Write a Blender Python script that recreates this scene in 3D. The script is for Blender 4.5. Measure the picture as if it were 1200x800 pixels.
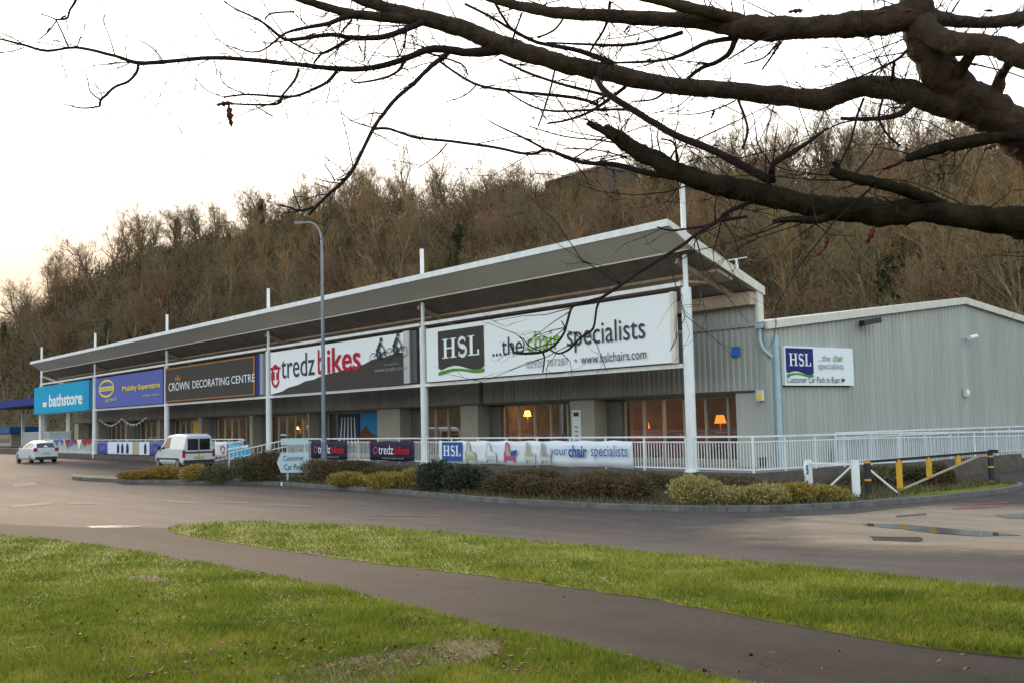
import bpy, bmesh, math, random
import numpy as np
from math import sin, cos, pi, radians, sqrt, atan2
from mathutils import Vector, Matrix
random.seed(7); RNG = np.random.default_rng(7)
for o in list(bpy.data.objects): bpy.data.objects.remove(o)
SC = bpy.context.scene
COL = SC.collection

# ------------------------------------------------------------------ camera, sky, sun, exposure
F = 1240.478; YAW = 0.901037; PIT = 0.0753374; ROLL = -0.0241021
CAM = np.array([22.7641, -25.1316, 2.35])
fw = np.array([-sin(YAW)*cos(PIT), cos(YAW)*cos(PIT), sin(PIT)])
rt = np.array([cos(YAW), sin(YAW), 0.0]); upv = np.cross(rt, fw)
r2 = rt*cos(ROLL)+upv*sin(ROLL); u2 = -rt*sin(ROLL)+upv*cos(ROLL)
cd = bpy.data.cameras.new('camera'); cam = bpy.data.objects.new('camera', cd); COL.objects.link(cam)
cam.matrix_world = Matrix(((r2[0], u2[0], -fw[0], CAM[0]), (r2[1], u2[1], -fw[1], CAM[1]), (r2[2], u2[2], -fw[2], CAM[2]), (0, 0, 0, 1)))
cd.sensor_width = 36; cd.lens = F/1200*36; cd.clip_start = 0.1; cd.clip_end = 5000
SC.camera = cam
SUN_EL = radians(13); SUN_ROT = radians(-74)      # low winter sun behind the wooded hill
SKY_STRENGTH = 0.12; SUN_STRENGTH = 1.3; EXPOSURE = 2.55
w = bpy.data.worlds.new('World'); SC.world = w; w.use_nodes = True
nt = w.node_tree; bg = nt.nodes['Background']
sky = nt.nodes.new('ShaderNodeTexSky'); sky.sky_type = 'NISHITA'; sky.sun_disc = False
sky.sun_elevation = SUN_EL; sky.sun_rotation = SUN_ROT; sky.altitude = 50; sky.air_density = 1.0; sky.dust_density = 2.5; sky.ozone_density = 1.0
va = nt.nodes.new('ShaderNodeVectorMath'); va.operation = 'ADD'; va.inputs[1].default_value = (1.3, 1.3, 1.3)      # thin high cloud: evens the sky out
vd_ = nt.nodes.new('ShaderNodeVectorMath'); vd_.operation = 'DIVIDE'; vs_ = nt.nodes.new('ShaderNodeVectorMath'); vs_.operation = 'MULTIPLY'; vs_.inputs[1].default_value = (4.15, 3.95, 3.7)
nt.links.new(sky.outputs[0], va.inputs[0]); nt.links.new(sky.outputs[0], vd_.inputs[0]); nt.links.new(va.outputs[0], vd_.inputs[1]); nt.links.new(vd_.outputs[0], vs_.inputs[0]); 
tc = nt.nodes.new('ShaderNodeTexCoord'); sxyz = nt.nodes.new('ShaderNodeSeparateXYZ'); nt.links.new(tc.outputs['Generated'], sxyz.inputs[0])
e1 = nt.nodes.new('ShaderNodeMapRange'); e1.interpolation_type = 'SMOOTHSTEP'; e1.inputs[1].default_value = .12; e1.inputs[2].default_value = .31; e1.inputs[3].default_value = 1; e1.inputs[4].default_value = 0; nt.links.new(sxyz.outputs[2], e1.inputs[0])
dt = nt.nodes.new('ShaderNodeVectorMath'); dt.operation = 'DOT_PRODUCT'; dt.inputs[1].default_value = (sin(SUN_ROT), cos(SUN_ROT), 0); nt.links.new(tc.outputs['Generated'], dt.inputs[0])
e2 = nt.nodes.new('ShaderNodeMapRange'); e2.interpolation_type = 'SMOOTHSTEP'; e2.inputs[1].default_value = .3; e2.inputs[2].default_value = .8; nt.links.new(dt.outputs[1], e2.inputs[0])
e3 = nt.nodes.new('ShaderNodeMath'); e3.operation = 'MULTIPLY'; nt.links.new(e1.outputs[0], e3.inputs[0]); nt.links.new(e2.outputs[0], e3.inputs[1])
gm = nt.nodes.new('ShaderNodeMix'); gm.data_type = 'RGBA'; gm.inputs[7].default_value = (2.1, 1.62, 1.18, 1); nt.links.new(e3.outputs[0], gm.inputs[0]); nt.links.new(vs_.outputs[0], gm.inputs[6]); nt.links.new(gm.outputs[2], bg.inputs[0])   # warm glow low over the ridge
bg.inputs[1].default_value = SKY_STRENGTH
sl = bpy.data.lights.new('sun', 'SUN'); sl.energy = SUN_STRENGTH; sl.angle = radians(14); sl.color = (1.0, .78, .55)
so = bpy.data.objects.new('sun', sl); COL.objects.link(so)
sd = Vector((sin(SUN_ROT)*cos(SUN_EL), cos(SUN_ROT)*cos(SUN_EL), sin(SUN_EL)))
so.rotation_euler = sd.to_track_quat('Z', 'Y').to_euler()
SC.view_settings.view_transform = 'Standard'; SC.view_settings.look = 'None'
SC.view_settings.exposure = EXPOSURE; SC.view_settings.gamma = 1.0
SC.render.engine = 'CYCLES'
SC.cycles.transparent_max_bounces = 12; SC.cycles.max_bounces = 6

# ------------------------------------------------------------------ picture point -> place on a real plane
def ray(u, v): return fw+r2*(u-600)/F+u2*(400-v)/F
def py(u, v, y): d = ray(u, v); return CAM+d*(y-CAM[1])/d[1]
def px(u, v, x): d = ray(u, v); return CAM+d*(x-CAM[0])/d[0]
def pz(u, v, z): d = ray(u, v); return CAM+d*(z-CAM[2])/d[2]
def pd(u, v, dist): return CAM+ray(u, v)*dist
def ss(a, b, x):
    t = np.clip((x-a)/(b-a), 0, 1); return t*t*(3-2*t)
def gh(x, y):        # height of the open ground
    d = (x-CAM[0])*-sin(YAW)+(y-CAM[1])*cos(YAW)
    return 0.75*(1-ss(3, 24, d))+0.33*ss(-22, -34, x) if np.isscalar(x) is False or True else 0
def pg(u, v, dz=0.0):
    z = 0.3
    for _ in range(12):
        P = pz(u, v, z+dz); z = float(gh(P[0], P[1]))
    return P

# ------------------------------------------------------------------ materials
def mat(name, col, rough=.7, noise=0, scale=5, col2=None, metal=0, bump=0, bscale=40, spec=.5, detail=4, stretch=None, coat=0):
    m = bpy.data.materials.new(name); m.use_nodes = True; t = m.node_tree; b = t.nodes['Principled BSDF']
    b.inputs['Roughness'].default_value = rough; b.inputs['Metallic'].default_value = metal
    b.inputs['Specular IOR Level'].default_value = spec; b.inputs['Coat Weight'].default_value = coat
    c = (*col, 1)
    if noise or col2 or bump:
        g = t.nodes.new('ShaderNodeNewGeometry'); src = g.outputs['Position']
        if stretch:
            mp = t.nodes.new('ShaderNodeMapping'); mp.inputs['Scale'].default_value = stretch
            t.links.new(src, mp.inputs[0]); src = mp.outputs[0]
    if noise or col2:
        n = t.nodes.new('ShaderNodeTexNoise'); n.inputs['Scale'].default_value = scale; n.inputs['Detail'].default_value = detail; n.inputs['Roughness'].default_value = .65
        t.links.new(src, n.inputs['Vector'])
        r = t.nodes.new('ShaderNodeValToRGB'); e = r.color_ramp.elements
        e[0].position = .3; e[1].position = .7
        if col2: e[0].color = c; e[1].color = (*col2, 1)
        else:
            e[0].color = (*[x*(1-noise) for x in col], 1); e[1].color = (*[min(1, x*(1+noise)) for x in col], 1)
        t.links.new(n.outputs[0], r.inputs[0]); t.links.new(r.outputs[0], b.inputs['Base Color'])
    else: b.inputs['Base Color'].default_value = c
    if bump:
        n2 = t.nodes.new('ShaderNodeTexNoise'); n2.inputs['Scale'].default_value = bscale; n2.inputs['Detail'].default_value = 5
        t.links.new(src, n2.inputs['Vector'])
        bp = t.nodes.new('ShaderNodeBump'); bp.inputs['Strength'].default_value = bump; bp.inputs['Distance'].default_value = .02
        t.links.new(n2.outputs[0], bp.inputs['Height']); t.links.new(bp.outputs[0], b.inputs['Normal'])
    return m
def emis(name, col, s):
    m = bpy.data.materials.new(name); m.use_nodes = True; b = m.node_tree.nodes['Principled BSDF']
    b.inputs['Base Color'].default_value = (*col, 1); b.inputs['Emission Color'].default_value = (*col, 1); b.inputs['Emission Strength'].default_value = s
    return m
def glass(name, tint=(.8, .82, .85), refl=.0):
    m = bpy.data.materials.new(name); m.use_nodes = True; t = m.node_tree; t.nodes.clear()
    o = t.nodes.new('ShaderNodeOutputMaterial'); mx = t.nodes.new('ShaderNodeMixShader'); tr = t.nodes.new('ShaderNodeBsdfTransparent'); gl = t.nodes.new('ShaderNodeBsdfGlossy')
    fr = t.nodes.new('ShaderNodeFresnel'); fr.inputs[0].default_value = 1.6; ma = t.nodes.new('ShaderNodeMath'); ma.operation = 'ADD'; ma.inputs[1].default_value = refl; ma.use_clamp = True
    tr.inputs[0].default_value = (*tint, 1); gl.inputs['Roughness'].default_value = .015; gl.inputs[0].default_value = (.9, .92, .95, 1)
    t.links.new(fr.outputs[0], ma.inputs[0]); t.links.new(ma.outputs[0], mx.inputs[0]); t.links.new(tr.outputs[0], mx.inputs[1]); t.links.new(gl.outputs[0], mx.inputs[2]); t.links.new(mx.outputs[0], o.inputs[0])
    return m
M = {}
M['white'] = mat('white_paint', (.70, .735, .75), .5, noise=.13, scale=2.5, stretch=(1, 1, .3), detail=7)
M['cream'] = mat('cream_trim', (.62, .60, .52), .5, noise=.1, scale=3)
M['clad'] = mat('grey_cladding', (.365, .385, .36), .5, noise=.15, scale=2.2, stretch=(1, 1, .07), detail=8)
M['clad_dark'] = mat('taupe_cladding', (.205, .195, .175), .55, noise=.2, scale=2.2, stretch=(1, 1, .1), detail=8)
M['pilaster'] = mat('pilaster_render', (.31, .295, .255), .7, noise=.1, scale=2)
M['fascia'] = mat('canopy_fascia', (.50, .49, .45), .5, noise=.08, scale=.7, stretch=(.3, 1, 1))
M['soffit'] = mat('canopy_soffit', (.21, .18, .16), .8, noise=.25, scale=1)
M['timber'] = mat('soffit_beam', (.40, .31, .23), .7, noise=.2, scale=2)
M['roof'] = mat('roof_sheet', (.36, .37, .37), .5, noise=.1, scale=.5)
M['dark'] = mat('dark_recess', (.035, .035, .045), .6)
M['frame'] = mat('window_frame', (.33, .31, .26), .5)
M['framed'] = mat('dark_frame', (.05, .05, .055), .5)
M['returnm'] = mat('recess_panel_grey', (.11, .105, .10), .7, noise=.15)
M['deckface'] = mat('deck_wall', (.10, .08, .065), .9, noise=.3, scale=3, bump=.3)
M['deck'] = mat('deck_paving', (.22, .21, .2), .85, noise=.15, scale=4)
M['glass'] = glass('shop_glass', (.5, .45, .42), .24)
M['cglass'] = mat('vehicle_glass', (.012, .013, .016), .08, spec=.7)
M['pipe'] = mat('blue_downpipe', (.33, .46, .54), .4, noise=.12)
M['steelblue'] = mat('galvanised_column', (.17, .215, .26), .45, noise=.15, scale=2, metal=.3)
M['black'] = mat('black_paint', (.015, .015, .018), .45)
M['yellow'] = mat('yellow_paint', (.62, .34, .03), .5, noise=.15, scale=6)
M['orange'] = mat('orange_plastic', (.75, .3, .03), .5)
M['bark'] = mat('oak_bark', (.022, .015, .011), .95, bump=1.0, bscale=28, spec=.1, col2=(.07, .046, .03), scale=9, detail=8)
M['moss'] = mat('mossy_bark', (.005, .0042, .004), .95, bump=1.0, bscale=40, spec=.05, col2=(.034, .027, .014), scale=7, detail=8)
M['twig'] = mat('twig_bark', (.022, .015, .014), .9, spec=.1)
M['deadleaf'] = mat('dead_leaf', (.085, .022, .014), .85, spec=.1, noise=.4, scale=10)
M['trunk1'] = mat('woodland_bark', (.21, .17, .12), .9, noise=.45, scale=.4, spec=.1)
M['twigs1'] = mat('woodland_twigs', (.20, .125, .075), .95, noise=.35, scale=.12, spec=.1)
M['twigs2'] = mat('woodland_twigs_grey', (.165, .13, .07), .95, noise=.35, scale=.12, spec=.1)
M['twigs3'] = mat('woodland_twigs_backlit', (.24, .16, .08), .95, noise=.3, scale=.12, spec=.1)  # golden backlight is put into the twig colour
M['ivy'] = mat('ivy_leaf', (.045, .052, .018), .8, noise=.5, spec=.15, scale=.5)
M['hill'] = mat('hill_soil', (.05, .038, .024), .95, spec=.1, col2=(.10, .08, .045), scale=.15)
M['under'] = mat('undergrowth_brown', (.05, .045, .024), .95, spec=.1, col2=(.15, .10, .055), scale=.11)
M['undergreen'] = mat('undergrowth_green', (.05, .058, .022), .9, spec=.1, noise=.4, scale=.2)
M['kerb'] = mat('kerb_stone', (.125, .12, .115), .9, noise=.35, scale=3, bump=.2)
M['bed'] = mat('bed_soil', (.05, .035, .025), .95, col2=(.09, .09, .035), scale=1.4, bump=.6, bscale=12)

def ground_mat(name, base, light, dark, crack=.5, tint=None, rough=.85, spec=.3):
    m = bpy.data.materials.new(name); m.use_nodes = True; t = m.node_tree; b = t.nodes['Principled BSDF']; L = t.links.new
    g = t.nodes.new('ShaderNodeNewGeometry')
    def noise(s, d=6, r=.6):
        n = t.nodes.new('ShaderNodeTexNoise'); n.inputs['Scale'].default_value = s; n.inputs['Detail'].default_value = d; n.inputs['Roughness'].default_value = r; L(g.outputs['Position'], n.inputs['Vector']); return n
    def ramp(src, a, ca, b_, cb):
        r = t.nodes.new('ShaderNodeValToRGB'); r.color_ramp.elements[0].position = a; r.color_ramp.elements[0].color = (*ca, 1); r.color_ramp.elements[1].position = b_; r.color_ramp.elements[1].color = (*cb, 1); L(src, r.inputs[0]); return r
    def mix(fac, a, c):
        x = t.nodes.new('ShaderNodeMix'); x.data_type = 'RGBA'
        if isinstance(fac, float): x.inputs[0].default_value = fac
        else: L(fac, x.inputs[0])
        L(a, x.inputs[6]); L(c, x.inputs[7]) if not isinstance(c, tuple) else setattr(x.inputs[7], 'default_value', (*c, 1)); return x.outputs[2]
    big = ramp(noise(.18, 5).outputs[0], .35, dark, .68, base)
    med = ramp(noise(1.3, 8, .7).outputs[0], .3, dark, .72, light)
    c = mix(.45, big.outputs[0], med.outputs[0])
    fine = noise(90, 3, .7); sp = ramp(fine.outputs[0], .35, (.62, .62, .62), .68, (1.35, 1.33, 1.3))
    mm = t.nodes.new('ShaderNodeMix'); mm.data_type = 'RGBA'; mm.blend_type = 'MULTIPLY'; mm.inputs[0].default_value = .8; L(c, mm.inputs[6]); L(sp.outputs[0], mm.inputs[7]); c = mm.outputs[2]
    mid = ramp(noise(13, 6, .75).outputs[0], .3, (.80, .80, .80), .7, (1.2, 1.19, 1.17))
    m3 = t.nodes.new('ShaderNodeMix'); m3.data_type = 'RGBA'; m3.blend_type = 'MULTIPLY'; m3.inputs[0].default_value = .9; L(c, m3.inputs[6]); L(mid.outputs[0], m3.inputs[7]); c = m3.outputs[2]
    mp = t.nodes.new('ShaderNodeMapping'); mp.inputs['Rotation'].default_value = (0, 0, -.45); mp.inputs['Scale'].default_value = (.12, 1.1, 1); L(g.outputs['Position'], mp.inputs[0])
    wn = t.nodes.new('ShaderNodeTexNoise'); wn.inputs['Scale'].default_value = 1.0; wn.inputs['Detail'].default_value = 6; wn.inputs['Roughness'].default_value = .65; L(mp.outputs[0], wn.inputs['Vector'])
    wr_ = ramp(wn.outputs[0], .38, (.80, .79, .79), .66, (1.22, 1.2, 1.18)); m4 = t.nodes.new('ShaderNodeMix'); m4.data_type = 'RGBA'; m4.blend_type = 'MULTIPLY'; m4.inputs[0].default_value = .85; L(c, m4.inputs[6]); L(wr_.outputs[0], m4.inputs[7]); c = m4.outputs[2]
    if crack:
        vo = t.nodes.new('ShaderNodeTexVoronoi'); vo.feature = 'DISTANCE_TO_EDGE'; vo.inputs['Scale'].default_value = .33
        nz = noise(1.1, 4); mv = t.nodes.new('ShaderNodeMix'); mv.data_type = 'RGBA'; mv.inputs[0].default_value = .16; L(g.outputs['Position'], mv.inputs[6]); L(nz.outputs[1], mv.inputs[7])
        sc = t.nodes.new('ShaderNodeVectorMath'); sc.operation = 'SCALE'; sc.inputs[3].default_value = 1.2; L(mv.outputs[2], sc.inputs[0]); L(sc.outputs[0], vo.inputs['Vector'])
        cr = ramp(vo.outputs[0], .0, (1, 1, 1), .006, (0, 0, 0)); k = t.nodes.new('ShaderNodeMath'); k.operation = 'MULTIPLY'; k.inputs[1].default_value = crack
        br = ramp(noise(.5, 3).outputs[0], .45, (0, 0, 0), .6, (1, 1, 1)); k2 = t.nodes.new('ShaderNodeMath'); k2.operation = 'MULTIPLY'; L(cr.outputs[0], k.inputs[0]); L(k.outputs[0], k2.inputs[0]); L(br.outputs[0], k2.inputs[1])
        c = mix(k2.outputs[0], c, tuple(x*.45 for x in dark))
    L(c, b.inputs['Base Color']); b.inputs['Roughness'].default_value = rough; b.inputs['Specular IOR Level'].default_value = spec
    bp = t.nodes.new('ShaderNodeBump'); bp.inputs['Strength'].default_value = .35; bp.inputs['Distance'].default_value = .01; L(fine.outputs[0], bp.inputs['Height']); L(bp.outputs[0], b.inputs['Normal'])
    return m
M['asphalt'] = ground_mat('road_asphalt', (.080, .067, .065), (.102, .086, .082), (.053, .044, .043), rough=.92, spec=.12)
M['pathmat'] = ground_mat('path_asphalt', (.036, .029, .028), (.050, .041, .038), (.023, .019, .018), rough=.95, spec=.1)
M['lit_concrete'] = ground_mat('sunlit_concrete', (.30, .225, .16), (.37, .285, .205), (.20, .15, .11), crack=.3)
def fade(m, cx, cy, r0, r1):      # pale apron with warm sunlight painted into its colour, fading at the rim
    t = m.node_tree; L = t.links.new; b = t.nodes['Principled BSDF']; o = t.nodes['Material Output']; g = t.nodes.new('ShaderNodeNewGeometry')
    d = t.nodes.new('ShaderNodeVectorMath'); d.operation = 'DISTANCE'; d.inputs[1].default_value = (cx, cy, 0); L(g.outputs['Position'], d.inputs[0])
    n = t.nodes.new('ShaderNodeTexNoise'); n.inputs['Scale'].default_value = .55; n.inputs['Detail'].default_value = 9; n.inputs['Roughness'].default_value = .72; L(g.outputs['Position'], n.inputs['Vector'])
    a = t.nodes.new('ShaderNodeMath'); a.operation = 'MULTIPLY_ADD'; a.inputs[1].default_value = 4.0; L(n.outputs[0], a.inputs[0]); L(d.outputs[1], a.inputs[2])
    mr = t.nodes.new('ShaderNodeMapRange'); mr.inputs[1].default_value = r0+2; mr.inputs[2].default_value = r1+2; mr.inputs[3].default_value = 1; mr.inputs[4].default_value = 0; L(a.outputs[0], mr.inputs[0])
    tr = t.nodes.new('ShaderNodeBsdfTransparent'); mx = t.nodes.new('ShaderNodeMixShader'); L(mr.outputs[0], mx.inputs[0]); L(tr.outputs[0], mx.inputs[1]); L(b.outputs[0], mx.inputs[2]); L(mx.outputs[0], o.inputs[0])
_c = pg(1215, 618); _e = pg(960, 612); _r = float(np.hypot(*( _c-_e)[:2])); fade(M['lit_concrete'], float(_c[0]), float(_c[1]), _r*1.0, _r*1.6)
M['turf'] = mat('turf_base', (.08, .095, .016), .95, col2=(.19, .18, .035), spec=.1, scale=1.6, bump=.8, bscale=30)
M['dirt'] = mat('bare_dirt', (.085, .058, .04), .95, spec=.1, col2=(.17, .125, .095), scale=14, bump=.8, bscale=60)
M['water'] = mat('puddle_water', (.03, .028, .026), .10, spec=.6)
M['paint'] = mat('worn_road_paint', (.075, .06, .054), .9, spec=.1, col2=(.115, .10, .09), scale=4)
M['redpaint'] = mat('worn_red_paint', (.20, .075, .06), .9, spec=.1, noise=.3, scale=6)

def grass_mat(name, cols):
    m = bpy.data.materials.new(name); m.use_nodes = True; t = m.node_tree; b = t.nodes['Principled BSDF']; L = t.links.new
    g = t.nodes.new('ShaderNodeNewGeometry')
    n = t.nodes.new('ShaderNodeTexNoise'); n.inputs['Scale'].default_value = .9; n.inputs['Detail'].default_value = 7; n.inputs['Roughness'].default_value = .75; L(g.outputs['Position'], n.inputs['Vector'])
    r = t.nodes.new('ShaderNodeValToRGB'); e = r.color_ramp.elements; e[0].position = .32; e[0].color = (*cols[0], 1); e[1].position = .7; e[1].color = (*cols[2], 1); k = e.new(.5); k.color = (*cols[1], 1)
    L(n.outputs[0], r.inputs[0]); L(r.outputs[0], b.inputs['Base Color']); b.inputs['Roughness'].default_value = .9; b.inputs['Specular IOR Level'].default_value = .08
    return m
M['grass'] = grass_mat('grass_blade', [(.085, .115, .014), (.19, .215, .022), (.36, .32, .06)])
M['grassdry'] = grass_mat('grass_blade_dry', [(.12, .10, .03), (.19, .17, .045), (.26, .22, .08)])

# ------------------------------------------------------------------ mesh helpers
class MB:
    def __init__(s): s.v = []; s.f = []
    def add(s, vs, fs):
        n = len(s.v); s.v += [tuple(map(float, p)) for p in vs]; s.f += [tuple(i+n for i in f) for f in fs]; return s
    def box(s, x0, x1, y0, y1, z0, z1):
        return s.add([(x0, y0, z0), (x1, y0, z0), (x1, y1, z0), (x0, y1, z0), (x0, y0, z1), (x1, y0, z1), (x1, y1, z1), (x0, y1, z1)],
                     [(0, 3, 2, 1), (4, 5, 6, 7), (0, 1, 5, 4), (1, 2, 6, 5), (2, 3, 7, 6), (3, 0, 4, 7)])
    def bar(s, a, b, w, h, up=(0, 0, 1)):
        a = np.array(a, float); b = np.array(b, float); d = b-a; d /= np.linalg.norm(d); u = np.array(up, float)
        x = np.cross(d, u); x /= np.linalg.norm(x); z = np.cross(x, d)
        vs = [p+x*i*w/2+z*j*h/2 for p in (a, b) for i, j in ((-1, -1), (1, -1), (1, 1), (-1, 1))]
        return s.add(vs, [(3, 2, 1, 0), (4, 5, 6, 7), (0, 1, 5, 4), (1, 2, 6, 5), (2, 3, 7, 6), (3, 0, 4, 7)])
    def tube(s, pts, rs, n=8, cap=True):
        pts = [np.array(p, float) for p in pts]
        if np.isscalar(rs): rs = [rs]*len(pts)
        ref = None; rings = []
        for i, p in enumerate(pts):
            d = pts[min(i+1, len(pts)-1)]-pts[max(i-1, 0)]; d = d/(np.linalg.norm(d)+1e-9)
            if ref is None: ref = np.array([0, 0, 1.]) if abs(d[2]) < .9 else np.array([1., 0, 0])
            x = np.cross(d, ref); x /= np.linalg.norm(x)+1e-9; ref = np.cross(x, d); 
            rings.append([p+rs[i]*(x*cos(2*pi*k/n)+ref*sin(2*pi*k/n)) for k in range(n)])
        vs = [v for r in rings for v in r]; fs = []
        for i in range(len(pts)-1):
            for k in range(n): fs.append((i*n+k, i*n+(k+1) % n, (i+1)*n+(k+1) % n, (i+1)*n+k))
        if cap: fs += [tuple(range(n-1, -1, -1)), tuple((len(pts)-1)*n+k for k in range(n))]
        return s.add(vs, fs)
    def quad(s, a, b, c, d): return s.add([a, b, c, d], [(0, 1, 2, 3)])
    def ell(s, c, r, n=12, m=8):
        vs = []; fs = []
        for i in range(m+1):
            th = pi*i/m
            for k in range(n): ph = 2*pi*k/n; vs.append((c[0]+r[0]*sin(th)*cos(ph), c[1]+r[1]*sin(th)*sin(ph), c[2]+r[2]*cos(th)))
        for i in range(m):
            for k in range(n): fs.append((i*n+k, (i+1)*n+k, (i+1)*n+(k+1) % n, i*n+(k+1) % n))
        return s.add(vs, fs)
    def obj(s, name, m, parent=None, smooth=False, off=None, bevel=0):
        me = bpy.data.meshes.new(name); v = s.v
        if off is not None: v = [(p[0]-off[0], p[1]-off[1], p[2]-off[2]) for p in v]
        me.from_pydata(v, [], s.f); me.materials.append(m); me.update()
        if smooth: me.polygons.foreach_set('use_smooth', [True]*len(me.polygons))
        o = bpy.data.objects.new(name, me); COL.objects.link(o)
        if parent: o.parent = parent
        elif off is not None: o.location = off
        if bevel:
            b = o.modifiers.new('bevel', 'BEVEL'); b.width = bevel; b.segments = 2; b.limit_method = 'ANGLE'
        return o
def thing(name, label, cat, loc=(0, 0, 0), rz=0, group=None):
    o = bpy.data.objects.new(name, None); COL.objects.link(o); o.location = loc; o.rotation_euler = (0, 0, rz); o.empty_display_size = .2
    o['label'] = label; o['category'] = cat
    if group: o['group'] = group
    return o
def tag(o, label, cat, group=None):
    o['label'] = label; o['category'] = cat
    if group: o['group'] = group
    return o
def struct(o): o['kind'] = 'structure'; return o
def stuff(o): o['kind'] = 'stuff'; return o
def dup(root, loc, rz=0, label=None, sc=None):
    r = root.copy(); COL.objects.link(r); r.location = loc; r.rotation_euler = (0, 0, rz)
    if sc is not None: r.scale = sc
    if label: r['label'] = label
    for ch in list(root.children):
        c = ch.copy(); COL.objects.link(c); c.parent = r
        for g in list(ch.children):
            d = g.copy(); COL.objects.link(d); d.parent = c
    return r
def npmesh(name, V, Fc, m, parent=None, k=4, smooth=False):
    me = bpy.data.meshes.new(name); V = np.asarray(V, np.float32); Fc = np.asarray(Fc, np.int32)
    me.vertices.add(len(V)); me.vertices.foreach_set('co', V.ravel())
    me.loops.add(Fc.size); me.loops.foreach_set('vertex_index', Fc.ravel())
    me.polygons.add(len(Fc)); me.polygons.foreach_set('loop_start', np.arange(0, Fc.size, k, dtype=np.int32))
    me.update(calc_edges=True); me.materials.append(m)
    if smooth: me.polygons.foreach_set('use_smooth', np.ones(len(Fc), bool))
    o = bpy.data.objects.new(name, me); COL.objects.link(o)
    if parent: o.parent = parent
    return o

def text_mesh(s, bold=0.0, shear=0.0):
    c = bpy.data.curves.new('t', 'FONT'); c.body = s; c.offset = bold; c.shear = shear; c.resolution_u = 3
    o = bpy.data.objects.new('t', c); COL.objects.link(o); dg = bpy.context.evaluated_depsgraph_get()
    me = bpy.data.meshes.new_from_object(o.evaluated_get(dg)); vs = np.array([v.co[:2] for v in me.vertices]); fs = [tuple(p.vertices) for p in me.polygons]
    bpy.data.objects.remove(o); bpy.data.meshes.remove(me); bpy.data.curves.remove(c); return vs, fs
class Board:
    """flat marks on a sign face: local a (to the right) and b (up), origin O"""
    def __init__(s, O, A, Nrm, parent): s.O = np.array(O, float); s.A = np.array(A, float); s.N = np.array(Nrm, float); s.p = parent; s.k = 0
    def P(s, a, b, n=0): return s.O+s.A*a+np.array([0, 0, 1.])*b+s.N*n
    def lift(s): s.k += 1; return .012+.004*s.k
    def text(s, t, a0, a1, b0, b1, m, name='lettering', bold=0.0, slope=0.0, shear=0.0):
        vs, fs = text_mesh(t, bold, shear); mn = vs.min(0); mx = vs.max(0); q = (vs-mn)/(mx-mn); n = s.lift(); mb = MB()
        mb.add([s.P(a0+(a1-a0)*x, b0+(b1-b0)*y+slope*x, n) for x, y in q], fs); return mb.obj(name, m, s.p)
    def poly(s, pts, m, name='emblem'):
        n = s.lift(); mb = MB(); mb.add([s.P(a, b, n) for a, b in pts], [tuple(range(len(pts)))]); return mb.obj(name, m, s.p)
    def polys(s, lst, m, name='emblem'):
        n = s.lift(); mb = MB()
        for pts in lst: mb.add([s.P(a, b, n) for a, b in pts], [tuple(range(len(pts)))])
        return mb.obj(name, m, s.p)
    def ring(s, ca, cb, ra, rb, th, m, name='emblem', k=40, a0=0, a1=2*pi):
        L = []
        for i in range(k):
            t0 = a0+(a1-a0)*i/k; t1 = a0+(a1-a0)*(i+1)/k
            L.append([(ca+ra*cos(t0), cb+rb*sin(t0)), (ca+ra*cos(t1), cb+rb*sin(t1)), (ca+(ra-th)*cos(t1), cb+(rb-th)*sin(t1)), (ca+(ra-th)*cos(t0), cb+(rb-th)*sin(t0))])
        return s.polys(L, m, name)
def hsl_letters(a0, a1, b0, b1):
    """slab-serif H S L as polygons filling the box"""
    W = a1-a0; H = b1-b0; L = []
    def R(x0, x1, y0, y1): L.append([(a0+W*x0, b0+H*y0), (a0+W*x1, b0+H*y0), (a0+W*x1, b0+H*y1), (a0+W*x0, b0+H*y1)])
    for x in (.05, .27): R(x, x+.075, .05, .95)
    for x in (.0, .22): R(x, x+.175, 0, .05); R(x, x+.175, .95, 1)
    R(.125, .27, .47, .55)
    R(.76, .835, .05, .95); R(.71, .885, .95, 1); R(.71, 1, 0, .06); R(.955, 1, .06, .28)
    # S as a swept band
    pts = []
    for i in range(25):
        t = i/24; ang = radians(35+235*t)
        pts.append((.555+.085*cos(ang), .74+.21*sin(ang)))
    low = []
    for i in range(25):
        t = i/24; ang = radians(90-235*t)
        low.append((.555+.095*cos(ang), .27+.235*sin(ang)))
    path = pts[:-3]+low[2:]
    for i in range(len(path)-1):
        (x0, y0), (x1, y1) = path[i], path[i+1]; t = i/len(path); wd = .028+.035*sin(pi*t)
        dx, dy = x1-x0, y1-y0; l = sqrt((dx*W)**2+(dy*H)**2)+1e-6; nx, ny = -dy*H/l, dx*W/l
        ww = wd*W*.62
        L.append([(a0+W*x0+nx*ww, b0+H*y0+ny*ww), (a0+W*x0-nx*ww, b0+H*y0-ny*ww), (a0+W*x1-nx*ww, b0+H*y1-ny*ww), (a0+W*x1+nx*ww, b0+H*y1+ny*ww)])
    R(.62, .645, .75, .95); R(.455, .48, .03, .28)
    return L

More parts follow.
